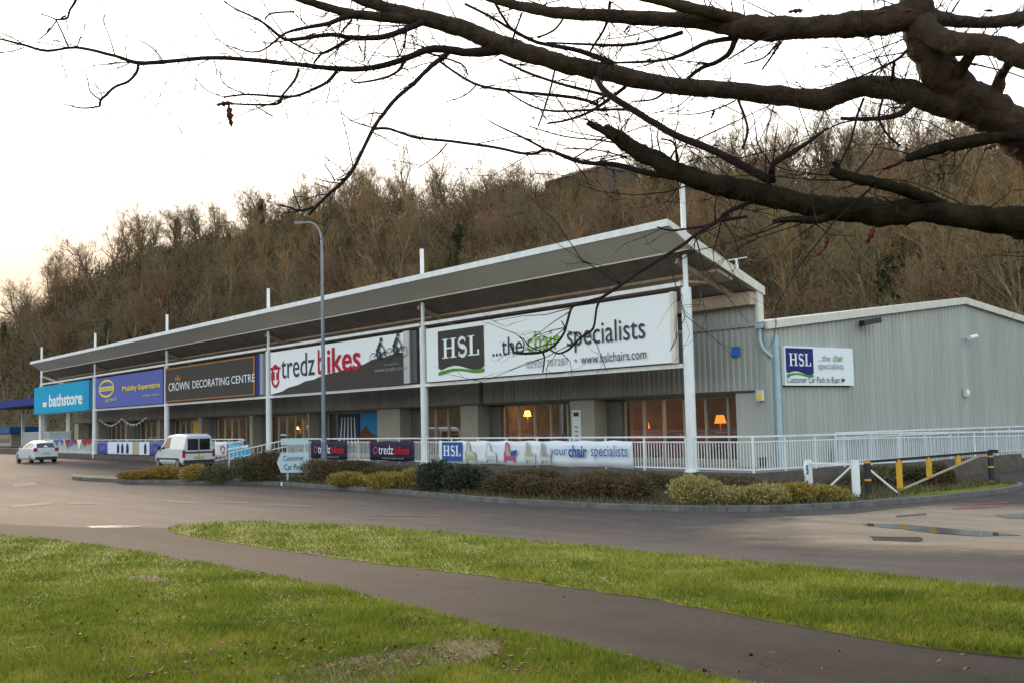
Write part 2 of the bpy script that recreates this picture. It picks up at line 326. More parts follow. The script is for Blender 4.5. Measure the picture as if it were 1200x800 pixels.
# colours used on boards
def flat(name, c, r=.75): return mat(name, c, r, spec=.2)
K = dict(cyan=flat('sign_cyan', (.0, .34, .58)), wht=flat('sign_white', (.78, .82, .85)), viol=flat('sign_violet_blue', (.10, .125, .40)), yel=flat('sign_yellow', (.75, .62, .08)),
         grey=flat('sign_dark_grey', (.05, .048, .045)), org=flat('sign_orange', (.33, .14, .04)), navy=flat('sign_navy', (.02, .03, .16)), red=flat('sign_red', (.42, .012, .03)),
         slate=flat('sign_slate', (.045, .052, .065)), green=flat('sign_green', (.08, .28, .03)), lime=flat('sign_lime', (.20, .42, .04)), mid=flat('sign_mid_grey', (.28, .31, .35)),
         bwh=flat('banner_white', (.68, .74, .80)), bblue=flat('banner_blue', (.03, .09, .32)), plum=flat('banner_plum', (.022, .018, .045)), pink=flat('banner_pink', (.45, .08, .22)),
         tan=flat('banner_tan', (.42, .38, .26)), pale=flat('sign_pale_blue', (.42, .55, .60)), stone=flat('banner_stone', (.5, .52, .5)))

# ================================================================== GROUND
def cutgrid(poly, step):
    bm = bmesh.new(); vs = [bm.verts.new((p[0], p[1], 0)) for p in poly]; bm.faces.new(vs)
    xs = [p[0] for p in poly]; ys = [p[1] for p in poly]
    for ax, lo, hi in ((0, min(xs), max(xs)), (1, min(ys), max(ys))):
        k = math.ceil(lo/step)
        while k*step < hi:
            co = [0, 0, 0]; no = [0, 0, 0]; co[ax] = k*step; no[ax] = 1
            bmesh.ops.bisect_plane(bm, geom=bm.verts[:]+bm.edges[:]+bm.faces[:], plane_co=co, plane_no=no); k += 1
    return bm
def sheet(name, poly, m, dz, step=2.0, extra=None):
    bm = cutgrid(poly, step)
    for v in bm.verts: v.co.z = float(gh(v.co.x, v.co.y))+dz+(extra(v.co.x, v.co.y) if extra else 0)
    bmesh.ops.recalc_face_normals(bm, faces=bm.faces)
    if name not in ('road', 'road_marking', 'puddle', 'road_patch', 'sunlit_apron'):
        be = [e for e in bm.edges if e.is_boundary]; ex = bmesh.ops.extrude_edge_only(bm, edges=be)
        for v in ex['geom']:
            if isinstance(v, bmesh.types.BMVert): v.co.z -= .03 if name != 'planting_bed' else .12
    me = bpy.data.meshes.new(name); bm.to_mesh(me); bm.free()
    if len(me.polygons) and me.polygons[0].normal.z < -.5: me.flip_normals()
    me.materials.append(m); o = bpy.data.objects.new(name, me); COL.objects.link(o); return o
def PG(pts, dz=0): return [tuple(pg(u, v, dz)[:2]) for u, v in pts]
def smoothline(pts, n=4):
    P = [np.array(p, float) for p in pts]; out = []
    for i in range(len(P)-1):
        a, b, c, d = P[max(i-1, 0)], P[i], P[i+1], P[min(i+2, len(P)-1)]
        for k in range(n):
            t = k/n; out.append(.5*((2*b)+(-a+c)*t+(2*a-5*b+4*c-d)*t*t+(-a+3*b-3*c+d)*t**3))
    out.append(P[-1]); return out
struct(sheet('road', [(-120, -60), (60, -60), (60, 31), (-120, 31)], M['asphalt'], 0, 1.5))
struct(MB().add([(-1500, -1500, -.06), (1500, -1500, -.06), (1500, 1500, -.06), (-1500, 1500, -.06)], [(0, 1, 2, 3)]).obj('ground', M['asphalt']))
near_edge = smoothline(PG([(-160, 617), (-60, 622), (0, 627), (50, 631), (150, 645), (280, 668), (400, 692), (520, 722), (640, 752), (740, 775), (870, 803), (1000, 835), (1200, 900)]))
near_poly = [tuple(p) for p in near_edge]+[(30, -40), (6, -40), (-9, -28)]
strip_up = smoothline(PG([(196, 620), (215, 615), (260, 612), (330, 612), (450, 618), (560, 628), (700, 641), (850, 656), (1000, 671), (1200, 696), (1400, 722)]))
strip_lo = smoothline(PG([(1400, 800), (1200, 772), (1050, 755), (900, 728), (750, 701), (600, 680), (480, 665), (350, 648), (260, 634), (205, 625)]))
strip_poly = [tuple(p) for p in strip_up+strip_lo]
def wob(poly, a=.05):
    out = []
    for i in range(len(poly)):
        p, q = np.array(poly[i]), np.array(poly[(i+1) % len(poly)]); L = np.linalg.norm(q-p); n = max(1, int(L/.25)) if L < 6 else 1
        for k in range(n): out.append(tuple(p+(q-p)*k/n+(RNG.normal(0, a, 2) if n > 1 else 0)))
    return out
near_poly = wob(near_poly, .028); strip_poly = wob(strip_poly, .028)
for nm, poly in (('grass_lawn', near_poly), ('grass_verge', strip_poly)):
    struct(sheet(nm, poly, M['turf'], .018, 1.5))
path_poly = [tuple(p) for p in PG([(-200, 606), (100, 618), (196, 618), (260, 630), (350, 645), (480, 662), (600, 677), (750, 698), (900, 725), (1050, 752), (1200, 769), (1400, 797), (1500, 1000), (1200, 903), (1000, 838), (870, 806), (740, 778), (640, 755), (520, 725), (400, 695), (280, 671), (150, 648), (0, 630), (-160, 620)])]
struct(sheet('footpath', path_poly, M['pathmat'], .009, 1.5))
struct(sheet('sunlit_apron', PG([(780, 612), (900, 606), (1000, 601.5), (1100, 590), (1190, 580), (1300, 566), (1600, 590), (1500, 720), (1200, 692), (1000, 668), (820, 640)]), M['lit_concrete'], .004, 1.5))
for nm, pts in (('puddle', [(1010, 613), (1060, 614), (1110, 619), (1160, 623), (1195, 627), (1150, 628.5), (1100, 625), (1050, 619), (1015, 616)]),
                ('puddle', [(1165, 603), (1215, 601), (1280, 604), (1240, 609), (1180, 607)]), ('puddle', [(100, 616.5), (120, 615.6), (150, 615.2), (168, 616), (160, 617.6), (130, 618.2), (105, 617.8)])):
    struct(sheet(nm, wob(PG(pts), .03), M['water'], .012, 1.5))
struct(sheet('road_patch', wob(PG([(1020, 628), (1080, 629), (1078, 635), (1022, 633)]), .03), M['asphalt'], .008, 1.5))
mk = [([(10, 592), (60, 588), (62, 590), (14, 595)]), ([(75, 588.5), (115, 589), (112, 590.3), (75, 590)]), ([(190, 585), (235, 588), (230, 590.5), (190, 587)]), ([(310, 590), (368, 592), (368, 594), (312, 592)]), ([(255, 587), (290, 588), (290, 589.5), (256, 588.5)]),
      ([(15, 568), (40, 566), (45, 568), (18, 570.5)]), ([(1045, 604), (1085, 601), (1090, 603), (1050, 606)]), ([(915, 607), (930, 607), (931, 608.3), (916, 608.3)]), ([(425, 603), (520, 604), (520, 605), (425, 604)])]
for q in mk: struct(sheet('road_marking', wob(PG(q), .05), M['paint'], .008, 1.5))
for q in ([(1125, 591), (1180, 587.5), (1182, 588.8), (1128, 592.4)], [(1115, 595.5), (1175, 592.5), (1176, 593.8), (1117, 596.8)]): struct(sheet('road_marking', PG(q), M['redpaint'], .009, 1.5))
# dirt patches worn in the lawn
for pts in ([(230, 830), (280, 800), (350, 784), (400, 772), (450, 762), (500, 752), (540, 746), (600, 750), (590, 768), (560, 784), (520, 796), (480, 812), (440, 830)],
            [(146, 678), (165, 674), (190, 677), (200, 682), (175, 685), (150, 683)], [(350, 646), (385, 644), (395, 648), (365, 651)]):
    struct(sheet('bare_earth', wob(PG(pts), .04), M['dirt'], .023, 1.5))

# shrub bed with kerb
bed_front = [(-29.5, -10.2), (-28, -10.3), (-24, -8.3), (-20.5, -6.7), (-17.8, -5.6), (-14, -5.7), (-10.5, -5.6), (-6.5, -5.75), (-3, -6.1), (-.6, -6.0), (2, -5.75), (4.2, -5.1), (5.6, -4.2), (6.5, -2.9), (7.0, -1.4), (7.35, .3), (7.5, 2.4), (7.5, 4.6), (7.2, 6.2), (6.6, 7.2), (5.6, 7.6)]
bf = [tuple(p) for p in smoothline(bed_front, 3)]
bed_poly = bf+[(3, 7.6), (3, .0), (2.6, -.12), (-21, -.12), (-23, -3), (-28, -8.8)]
struct(sheet('planting_bed', bed_poly, M['bed'], .125, 2))
mb = MB()
for i in range(len(bf)-1):
    a = np.array([*bf[i], gh(*bf[i])+.06]); b = np.array([*bf[i+1], gh(*bf[i+1])+.06]); d = b-a; d /= np.linalg.norm(d); mb.bar(a+np.array([d[1], -d[0], 0])*.06, b+np.array([d[1], -d[0], 0])*.06+d*.0, .13, .16)
struct(mb.obj('kerb', M['kerb']))
struct(sheet('grass_corner', [tuple(p) for p in [(7.2, 1.2), (7.35, 2.4), (7.35, 4.6), (7.0, 6.1), (6.4, 7.0), (4.5, 7.2), (5.2, 4.0), (6.0, 1.4)]], M['turf'], .135, 1))

# blades of grass, many of them
def inpoly(x, y, poly):
    P = np.array(poly); c = np.zeros(len(x), bool); j = len(P)-1
    for i in range(len(P)):
        a = (P[i, 1] > y) != (P[j, 1] > y); with_ = (P[j, 0]-P[i, 0])*(y-P[i, 1])/(P[j, 1]-P[i, 1]+1e-12)+P[i, 0]; c ^= a & (x < with_); j = i
    return c
dirtpolys = [PG([(250, 830), (300, 802), (360, 787), (410, 775), (460, 765), (505, 757), (540, 752), (590, 754), (580, 768), (545, 784), (505, 794), (465, 808), (420, 830)]), PG([(150, 678), (165, 675), (188, 678), (196, 682), (175, 684), (152, 682)])]
def blades(name, poly, n, m, hmul=1.0, base=.018, keepdirt=.3):
    P = np.array(poly); out = []
    u = RNG.uniform(-150, 1350, n*3); v = RNG.uniform(606, 860, n*3)
    d = fw[None]+r2[None]*((u-600)/F)[:, None]+u2[None]*((400-v)/F)[:, None]
    z = np.full(len(u), .3)
    for _ in range(8):
        t = (z-CAM[2])/d[:, 2]; x = CAM[0]+d[:, 0]*t; y = CAM[1]+d[:, 1]*t; z = gh(x, y)
    k = inpoly(x, y, poly) & (t > 0)
    for dp in dirtpolys: k &= ~(inpoly(x, y, dp) & (RNG.random(len(x)) > keepdirt))
    x, y, z, t = x[k][:n], y[k][:n], z[k][:n], t[k][:n]; N = len(x)
    dist = t
    clump = .55+.9*np.clip(.5+.35*np.sin(x*2.3+1.3*np.sin(y*3.1))+.3*np.sin(y*4.7+x*1.9)+RNG.normal(0, .18, N), 0, 1.4)
    h = RNG.uniform(.018, .05, N)*clump*hmul*(1+dist/60); wd = .0022+dist*.00028*RNG.uniform(.6, 1.3, N)
    ang = RNG.uniform(0, 2*pi, N); la = RNG.uniform(0, 2*pi, N); ln = h*RNG.uniform(.2, 1.1, N)
    bx, by = np.cos(ang)*wd, np.sin(ang)*wd
    z0 = z+base
    V = np.stack([np.stack([x-bx, y-by, z0], 1), np.stack([x+bx, y+by, z0], 1), np.stack([x+np.cos(la)*ln, y+np.sin(la)*ln, z0+h], 1)], 1).reshape(-1, 3)
    return npmesh(name, V, np.arange(N*3).reshape(-1, 3), m, k=3)
stuff(blades('grass', near_poly, 230000, M['grass'])); stuff(blades('grass', strip_poly, 130000, M['grass'], 1.15))
stuff(blades('dry_grass', near_poly, 22000, M['grassdry'], 1.1)); stuff(blades('dry_grass', strip_poly, 12000, M['grassdry'], 1.3))
# fallen leaves
def leaves(poly, n, vr):
    u = RNG.uniform(0, 1200, n); v = vr[0]+(vr[1]-vr[0])*RNG.random(n)**.8; V = []; Fc = []
    for a, b in zip(u, v):
        P = pg(a, b)
        if not inpoly(np.array([P[0]]), np.array([P[1]]), poly)[0]: continue
        s = RNG.uniform(.014, .033); t = RNG.uniform(0, 2*pi); e = np.array([cos(t), sin(t), RNG.uniform(-.4, .4)]); f_ = np.array([-sin(t), cos(t), RNG.uniform(-.5, .5)])
        c = P+np.array([0, 0, .045]); k = len(V)
        V += [c-e*s*1.2, c-f_*s*.6-e*s*.2, c+e*s*1.1+np.array([0, 0, .02]), c+f_*s*.65, ]; Fc.append((k, k+1, k+2, k+3))
    return V, Fc
V, Fc = leaves(near_poly, 1500, (640, 800)); V3, F3 = leaves(path_poly, 60, (620, 800)); k_ = len(V); V += V3; Fc += [tuple(i+k_ for i in f_) for f_ in F3]
V3, F3 = leaves(strip_poly, 160, (612, 780)); k_ = len(V); V += V3; Fc += [tuple(i+k_ for i in f_) for f_ in F3]
o = npmesh('fallen_leaves', V, Fc, mat('fallen_leaf', (.10, .045, .022), .9, spec=.1, col2=(.17, .10, .05), scale=3)); stuff(o)

# ================================================================== BUILDING
BL, BR = -76.2, .76; YW = 2.95; YB = 28.0; ZE = 5.30; ZP = 6.74; YP = 15.46; ZD = .66
def corr(name, along, a0, a1, fixed, zb, zt, m, parent, depth=.035, pitch=.25, out=-1):
    """ribbed cladding sheet; zt and zb are numbers or functions of the coordinate"""
    f_t = zt if callable(zt) else (lambda a: zt); f_b = zb if callable(zb) else (lambda a: zb)
    pts = []; a = a0
    while a < a1:
        for o_, s in ((0, 0), (.10, 0), (.13, 1), (.22, 1)):
            t = a+o_*pitch/.25
            if t < a1: pts.append((t, s*depth*out))
        a += pitch
    pts.append((a1, 0)); mb = MB(); V = []
    for t, s in pts:
        for z in (f_b(t), f_t(t)): V.append((t, fixed+s, z) if along == 'x' else (fixed+s, t, z))
    Fs = [(2*i, 2*i+2, 2*i+3, 2*i+1) if along == 'x' else (2*i, 2*i+2, 2*i+3, 2*i+1) for i in range(len(pts)-1)]
    return mb.add(V, Fs).obj(name, m, parent)
B = thing('retail_building', 'long grey ribbed retail building with glazed shopfronts and low gabled end', 'building', (0, 0, 0))
def gz(y): return ZE+(ZP-ZE)*(1-abs(y-YP)/(YP-YW))
corr('gable_cladding', 'y', YW+.02, YB-.02, BR, ZD-.3, lambda t: gz(t)-.05, M['clad'], B, out=1, depth=.04)
MB().box(BR-.25, BR-.04, YW+.05, YB, 0, 5.2).obj('wall', M['clad'], B)
mb = MB()   # roof in two slopes with depth
for y0, z0, y1, z1 in ((YW-.1, ZE+.0, YP, ZP+.02), (YP, ZP+.02, YB+.1, ZE)):
    mb.add([(BL, y0, z0), (BR+.12, y0, z0), (BR+.12, y1, z1), (BL, y1, z1), (BL, y0, z0+.12), (BR+.12, y0, z0+.12), (BR+.12, y1, z1+.12), (BL, y1, z1+.12)], [(0, 3, 2, 1), (4, 5, 6, 7), (0, 1, 5, 4), (1, 2, 6, 5), (2, 3, 7, 6), (3, 0, 4, 7)])
mb.obj('roof', M['roof'], B)
mb = MB()   # cream verge capping on the gable
for y0, y1 in ((YW-.15, YP), (YP, YB+.15)):
    mb.bar((BR+.14, y0, gz(y0)+.0), (BR+.14, y1, gz(y1)+.0), .10, .26)
mb.obj('verge_capping', M['cream'], B)
MB().box(BL, BR-.3, YB-.2, YB, 0, 5.3).obj('wall', M['clad'], B)
MB().box(BL, BL+.2, YW, YB-.25, 0, 5.35).obj('wall', M['clad'], B)
# front wall: cladding above the shop heads
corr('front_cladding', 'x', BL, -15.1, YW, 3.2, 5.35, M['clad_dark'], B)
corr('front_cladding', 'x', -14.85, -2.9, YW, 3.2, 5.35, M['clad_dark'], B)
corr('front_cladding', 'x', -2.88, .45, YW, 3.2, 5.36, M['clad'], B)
MB().box(.46, BR-.005, YW-.03, YW+.3, 3.2, 5.2).box(.2, BR-.003, YW-.02, YW+.3, 1.0, 3.19).obj('corner_trim', M['clad'], B)
MB().box(-15.1, -14.85, YW-.04, YW+.1, 3.1, 5.3).obj('expansion_joint', M['dark'], B)
MB().box(BL, .50, YW-.06, YW+.02, 3.14, 3.20).obj('head_flashing', M['framed'], B)
MB().box(BL, .50, YW-.08, YW+.02, 5.36, 5.42).obj('ledge_flashing', M['fascia'], B)
MB().box(BL, .3, YW+.03, 3.8, 3.12, 3.2).obj('recess_soffit', M['soffit'], B)
MB().box(BL, .3, YW+.04, 4.2, 3.2, 5.2).obj('wall', M['dark'], B)
# clerestory under the canopy
corr('clerestory_cladding', 'x', -2.6, .46, YW+.03, 5.42, 6.45, M['clad'], B, depth=.03)
MB().box(BL, -2.62, YW+.02, YW+.12, 5.42, 6.5).obj('clerestory_shadow_strip', mat('shadow_strip_dark', (.02, .022, .04), .25), B)  # shadow gap under the canopy painted as a dark strip
MB().box(BL, .30, YW+.12, YW+.3, 5.3, 6.5).obj('wall', M['dark'], B)
MB().box(.42, .54, YW-.08, YW+.2, 5.2, 6.6).obj('corner_trim', M['cream'], B)
MB().box(.36, .415, YW+.04, 3.15, 5.4, 6.3).obj('wall', M['clad'], B)
MB().box(-.1, .2, 3.05, 3.2, ZD, 3.1).obj('wall', M['pilaster'], B)
# shop bays: (left, right) of glazing at y 3.8, n panes
YG = 3.8
bays = [(-6.8, -.62, 6), (-14.45, -9.06, 5), (-20.9, -16.6, 4), (-30.6, -23.9, 6), (-37.9, -31.3, 6), (-46.0, -39.2, 6), (-53.9, -47.5, 6), (-61.2, -55.2, 5), (-68.3, -62.4, 5), (-74.8, -69.6, 4)]
edges = []
for i, (a, b, n) in enumerate(bays):
    right = bays[i-1][0] if i else .2
    # pilaster between this bay and the one on its right
    pr_ = right-.02 if i else .2
    if i: MB().box(b, right-.85, YW+.0, YG+.25, ZD, 3.12).obj('pilaster', M['pilaster'], B)
    else: MB().box(b, .2, YW+.0, YG+.25, ZD, 3.12).obj('pilaster', M['clad'], B)
    if i: MB().box(right-.84, right-.005, YG-.2, YG+.25, ZD, 3.11).obj('recess_panel', M['returnm'], B)
    W_ = (b-a)/n; fr = MB()
    fr.box(a, b, YG-.04, YG+.04, ZD, ZD+.22).box(a, b, YG-.04, YG+.04, 3.02, 3.12)
    for k in range(n+1): x = a+k*W_; fr.box(max(a, x-.045), min(b, x+.045), YG-.06, YG+.04, ZD+.22, 3.02)
    f_ = fr.obj('shop_window', M['frame'], B)
    g_ = MB()
    for k in range(n): x = a+k*W_; g_.quad((x+.05, YG+.0, ZD+.22), (x+W_-.05, YG+.0, ZD+.22), (x+W_-.05, YG+.0, 3.02), (x+.05, YG+.0, 3.02))
    g_.obj('pane', M['glass'], f_)
MB().box(BL, -74.8, YW, YG+.25, ZD, 3.12).obj('pilaster', M['pilaster'], B)
# interior
MB().box(BL+.3, BR-.3, YG+.1, YB-.3, ZD-.1, ZD+.0).obj('interior_floor', mat('shop_carpet', (.10, .07, .06), .9), B)
MB().box(BL+.3, BR-.3, YG+.3, YB-.3, 3.3, 3.4).obj('interior_ceiling', mat('shop_ceiling', (.45, .42, .38), .9), B)
wallm = mat('shop_wall', (.30, .13, .07), .9, col2=(.13, .09, .07), scale=.5); wallm2 = mat('shop_wall_display', (.32, .26, .18), .9, col2=(.05, .05, .06), scale=1.6)
MB().box(-15.4, BR-.4, 9.0, 9.1, ZD, 3.3).obj('interior_wall', wallm, B); MB().box(BL+.4, -15.5, 8.0, 8.1, ZD, 3.3).obj('interior_wall', wallm2, B)
for x in (-15.5, -22.3, -31, -38.6, -46.8, -54.7, -61.8, -69): MB().box(x, x+.12, YG+.3, 8.0, ZD, 3.3).obj('interior_partition', wallm2, B)
MB().box(BR-.4, BR-.3, YG, 9, ZD, 3.2).obj('interior_wall', wallm, B)
orangew = mat('orange_curtain', (.50, .17, .06), .9, noise=.3, scale=4, stretch=(6, 1, .3))
for a, b in ((-10.15, -9.1), (-1.35, -.7), (-6.7, -6.0)): MB().box(a, b, YG+.35, YG+.42, ZD+.1, 2.75).obj('curtain', orangew, B)

# interior stock standing in the windows, and lamps
lampshade = emis('lit_lampshade', (1.0, .27, .04), .7); bulb = emis('lit_bulb', (1.0, .55, .15), 40)
def table_lamp(x, y, z, r, h, label, m):
    t = thing('table_lamp', label, 'lamp', (x, y, ZD), 0, 'lit lamps in the chair shop')
    MB().tube([(0, 0, z-ZD), (0, 0, z-ZD+h)], [r, r*.62], 16, cap=False).obj('lamp_shade', m, t)
    MB().tube([(0, 0, .02), (0, 0, .05), (0, 0, z-ZD), (0, 0, z-ZD+.1)], [.16, .03, .03, .02], 10).obj('lamp_stand', M['frame'], t)
    l = bpy.data.lights.new('lamp_light', 'POINT'); l.energy = 9; l.color = (1, .5, .18); l.shadow_soft_size = .1
    o = bpy.data.objects.new('lamp_light', l); COL.objects.link(o); o.parent = t; o.location = (0, 0, z-ZD+h+.12)
P = py(618, 482, 5.0); table_lamp(P[0], 5.0, P[2]-.2, .17, .25, 'lit floor lamp glowing in the window left of the white poster pillar', emis('bright_lampshade', (1.0, .42, .07), 3.5))
P = py(756, 497, 5.0); table_lamp(P[0], 5.0, P[2]-.15, .19, .3, 'round orange lamp in the window just left of the nearest tall white post', lampshade)
P = py(844, 489, 5.0); table_lamp(P[0], 5.0, P[2]-.2, .22, .3, 'wide orange lampshade in the last window beside the gable corner', lampshade)
for x, e, c in ((-3.5, 130, (1, .62, .36)), (-11.5, 150, (1, .62, .36)), (-18.8, 130, (1, .72, .5)), (-27, 60, (.9, .92, 1)), (-34.5, 260, (1, .72, .4)), (-42.5, 300, (1, .62, .32)), (-50.5, 150, (1, .8, .55)), (-58, 120, (1, .8, .6)), (-65, 120, (1, .8, .6))):
    t = thing('ceiling_light', 'square lit ceiling panel inside one of the shop units', 'light', (x, 6.4, 3.24), 0, 'lit ceiling panels inside the shops')
    MB().box(-.5, .5, -.5, .5, 0, .05).obj('light_panel', emis('panel_glow', c, 1.2), t)
    l = bpy.data.lights.new('panel_light', 'AREA'); l.energy = e*.16; l.color = c; l.size = 1.6
    o = bpy.data.objects.new('panel_light', l); COL.objects.link(o); o.parent = t; o.location = (0, 0, -.05)
for k, x in enumerate((-36.6, -35.6, -34.4, -33.2, -32.2, -43.9, -42.4, -40.6)):
    t = thing('pendant_light', 'small lit pendant hanging behind the '+('windows under the left end of the bike sign' if k < 5 else 'windows under the dark grey sign'), 'light', (x, 4.9+.35*(k % 3), 2.2+.12*(k % 2)), 0, 'small lit pendants behind the shop windows')
    MB().tube([(0, 0, 0), (0, 0, .16)], [.13, .05], 12).obj('lamp_shade', emis('pendant_glow', (1.0, .5, .12), 2.6), t); MB().tube([(0, 0, .16), (0, 0, 1.0)], .008, 5).obj('cord', M['black'], t)
# armchairs behind the glass of the chair shop
def armchair(m):
    t = thing('armchair', 'upholstered armchair', 'armchair', (0, 0, ZD), 0, 'armchairs inside the chair shop')
    MB().box(-.36, .36, -.34, .34, .2, .48).obj('seat', m, t, bevel=.05); MB().box(-.38, .38, .28, .5, .3, 1.12).obj('backrest', m, t, bevel=.07)
    for s in (-1, 1): MB().box(s*.38-.09*(s > 0)-.0, s*.38+.09*(s < 0), -.36, .4, .18, .66).obj('armrest', m, t, bevel=.04)
    for sx in (-.3, .3):
        for sy in (-.28, .3): MB().tube([(sx, sy, 0), (sx, sy, .2)], [.02, .03], 6).obj('leg', M['framed'], t)
    return t
am = [mat('armchair_fabric', c, .9) for c in ((.10, .03, .03), (.06, .05, .08), (.22, .18, .13))]
arm = [armchair(m) for m in am]
spots = [(-5.6, 4.7, 0, 'maroon armchair in the window left of the round orange lamp', .2), (-3.9, 5.4, 1, 'dark armchair right of the round orange lamp', -.4), (-2.6, 4.6, 0, 'maroon armchair right behind the nearest tall white post', .3), (-1.4, 5.3, 2, 'beige armchair under the wide orange lampshade', .1),
         (-13.2, 4.9, 1, 'dark armchair left of the bright floor lamp', .3), (-11.2, 5.0, 0, 'maroon armchair right of the bright floor lamp', -.2), (-18.9, 5.0, 2, 'beige armchair in the left window of the chair shop', .2), (-17.4, 4.9, 2, 'beige armchair by the wall end of the left chair shop window', -.3)]
used = set()
for x, y, k, lb, rz in spots:
    if k in used: dup(arm[k], (x, y, ZD), rz, lb)
    else: used.add(k); arm[k].location = (x, y, ZD); arm[k].rotation_euler = (0, 0, rz); arm[k]['label'] = lb
# posters and displays in the windows
def poster(name, x0, x1, z0, z1, m, label, cat='poster', y=YG-.09, marks=None):
    t = thing(name, label, cat, ((x0+x1)/2, y, z0)); MB().box(-(x1-x0)/2, (x1-x0)/2, -.012, .0, 0, z1-z0).obj('sheet', m, t)
    if marks:
        b = Board((-(x1-x0)/2, -.012, 0), (1, 0, 0), (0, -1, 0), t); marks(b, x1-x0, z1-z0)
    return t
def m1(b, W_, H_):
    b.poly([(0, H_*.0), (0, H_*.45), (W_*.2, H_*.62), (W_*.3, H_*.5), (W_*.45, H_*.38), (W_*.75, H_*.25), (W_, H_*.3), (W_, 0)], flat('poster_rock', (.12, .05, .03)))
    b.poly([(W_*.5, 0), (W_*.52, H_*.2), (W_*.75, H_*.24), (W_, H_*.3), (W_, 0)], flat('poster_hill', (.28, .09, .04)))
poster('window_poster', -26.9, -23.95, 1.2, 3.0, flat('poster_sky', (.03, .20, .42)), 'large blue sky and rock poster filling the bike shop window', marks=m1)
def m2(b, W_, H_):
    for i in range(5): b.poly([(W_*(.1+.18*i), H_*.1), (W_*(.16+.18*i), H_*.1), (W_*(.26+.14*i), H_*.9), (W_*(.22+.14*i), H_*.9)], K['stone'])
poster('window_poster', -29.4, -27.0, 1.1, 3.0, flat('poster_night', (.025, .045, .09)), 'dark blue poster with white streaks left of the blue sky poster', marks=m2)
poster('window_poster', -50.2, -48.2, .95, 2.95, flat('poster_yellow', (.62, .42, .015)), 'tall bright yellow poster in a decorating shop window')
poster('window_poster', -48.1, -47.55, .95, 2.9, flat('poster_red', (.35, .06, .05)), 'narrow red poster right of the yellow one')
poster('pillar_poster', -8.95, -8.42, 1.0, 2.75, K['bwh'], 'tall white poster on the pillar between two chair shop windows', y=YW-.01, marks=lambda b, W_, H_: (b.poly([(W_*.2, H_*.86), (W_*.8, H_*.86), (W_*.8, H_*.95), (W_*.2, H_*.95)], K['slate']), [b.poly([(W_*.35, H_*(.1+.1*i)), (W_*.7, H_*(.1+.1*i)), (W_*.7, H_*(.14+.1*i)), (W_*.35, H_*(.14+.1*i))], K['mid']) for i in range(6)]))
poster('window_notice', -16.9, -16.62, 1.0, 2.6, flat('poster_pale_blue', (.30, .48, .60)), 'narrow pale blue strip poster at the end of the left chair shop window')
# shelves of stock
stockm = [flat('stock_%d' % i, c, .8) for i, c in enumerate(((.45, .25, .05), (.35, .08, .05), (.06, .12, .25), (.40, .36, .28), (.08, .22, .10), (.04, .04, .05)))]
def shelf(x, y, label):
    t = thing('shop_shelf', label, 'shelf', (x, y, ZD), 0, 'stocked shelves inside the shops'); f_ = MB()
    f_.box(-.65, -.6, -.2, .2, 0, 2.1).box(.6, .65, -.2, .2, 0, 2.1)
    for k in range(4): f_.box(-.6, .6, -.2, .2, .3+.5*k, .33+.5*k)
    f_.obj('shelf_frame', M['frame'], t)
    for k in range(4):
        mb = MB(); x_ = -.56
        while x_ < .45:
            w_ = random.uniform(.08, .2); mb.box(x_, x_+w_-.02, -.15, .12, .33+.5*k, .33+.5*k+random.uniform(.18, .4)); x_ += w_
        mb.obj('stock', random.choice(stockm), t)
    return t
sh = [shelf(0, 5, '') for _ in range(4)]; j = 0
for a, b, n in bays[3:]:
    x = a+.9
    while x < b-.6:
        nm = 'stocked shelf behind the shop windows'
        if j < 4: sh[j].location = (x, 5.2+random.uniform(0, .8), ZD); sh[j]['label'] = nm
        else: dup(sh[j % 4], (x, 5.0+random.uniform(0, 1.2), ZD), 0, nm)
        x += random.uniform(1.5, 2.1); j += 1

# canopy: raised front roof on the posts (own thing)
CY = -1.25; CZ = 8.37; XE = .49; XL = float(py(36, 427, -1.25)[0])
C_ = thing('canopy_roof', 'long tilted canopy roof rising over the shop signs with pale lip', 'canopy', (0, 0, 0))
MB().add([(XL, CY, CZ), (XE, CY, CZ), (XE, 3.15, 6.56), (XL, 3.15, 6.56), (XL, CY, CZ-.14), (XE, CY, CZ-.14), (XE, 3.15, 6.44), (XL, 3.15, 6.44)],
         [(0, 1, 2, 3), (7, 6, 5, 4), (4, 5, 1, 0), (5, 6, 2, 1), (6, 7, 3, 2), (7, 4, 0, 3)]).obj('roof_sheet', M['roof'], C_)
MB().bar((XL, CY-.03, CZ-.03), (XE+.02, CY-.03, CZ-.03), .06, .22).obj('front_lip', M['white'], C_)
# slanted fascia: prism from the lip back to the soffit edge
MB().add([(XL+.01, CY+.0, CZ-.145), (XE-.01, CY+.0, CZ-.145), (XE-.01, -.28, 7.62), (XL+.01, -.28, 7.62), (XL+.01, -.24, 7.78), (XE-.01, -.24, 7.78)],
         [(0, 3, 2, 1), (3, 4, 5, 2), (0, 1, 5, 4), (1, 2, 5), (0, 4, 3)]).obj('fascia', M['fascia'], C_)
MB().bar((XL, -.28, 7.60), (XE, -.28, 7.60), .05, .05).obj('fascia_trim', M['cream'], C_)
MB().add([(XL+.02, -.24, 7.60), (XE-.02, -.24, 7.60), (XE-.02, 3.0, 6.34), (XL+.02, 3.0, 6.34), (XL+.02, -.24, 7.66), (XE-.02, -.24, 7.66), (XE-.02, 3.0, 6.40), (XL+.02, 3.0, 6.40)],
         [(0, 3, 2, 1), (4, 5, 6, 7), (0, 1, 5, 4), (1, 2, 6, 5), (2, 3, 7, 6), (3, 0, 4, 7)]).obj('soffit', M['soffit'], C_)
MB().box(XL+.03, XE-.04, 2.55, YW-.1, 6.0, 6.42).obj('wall_beam', M['timber'], C_)
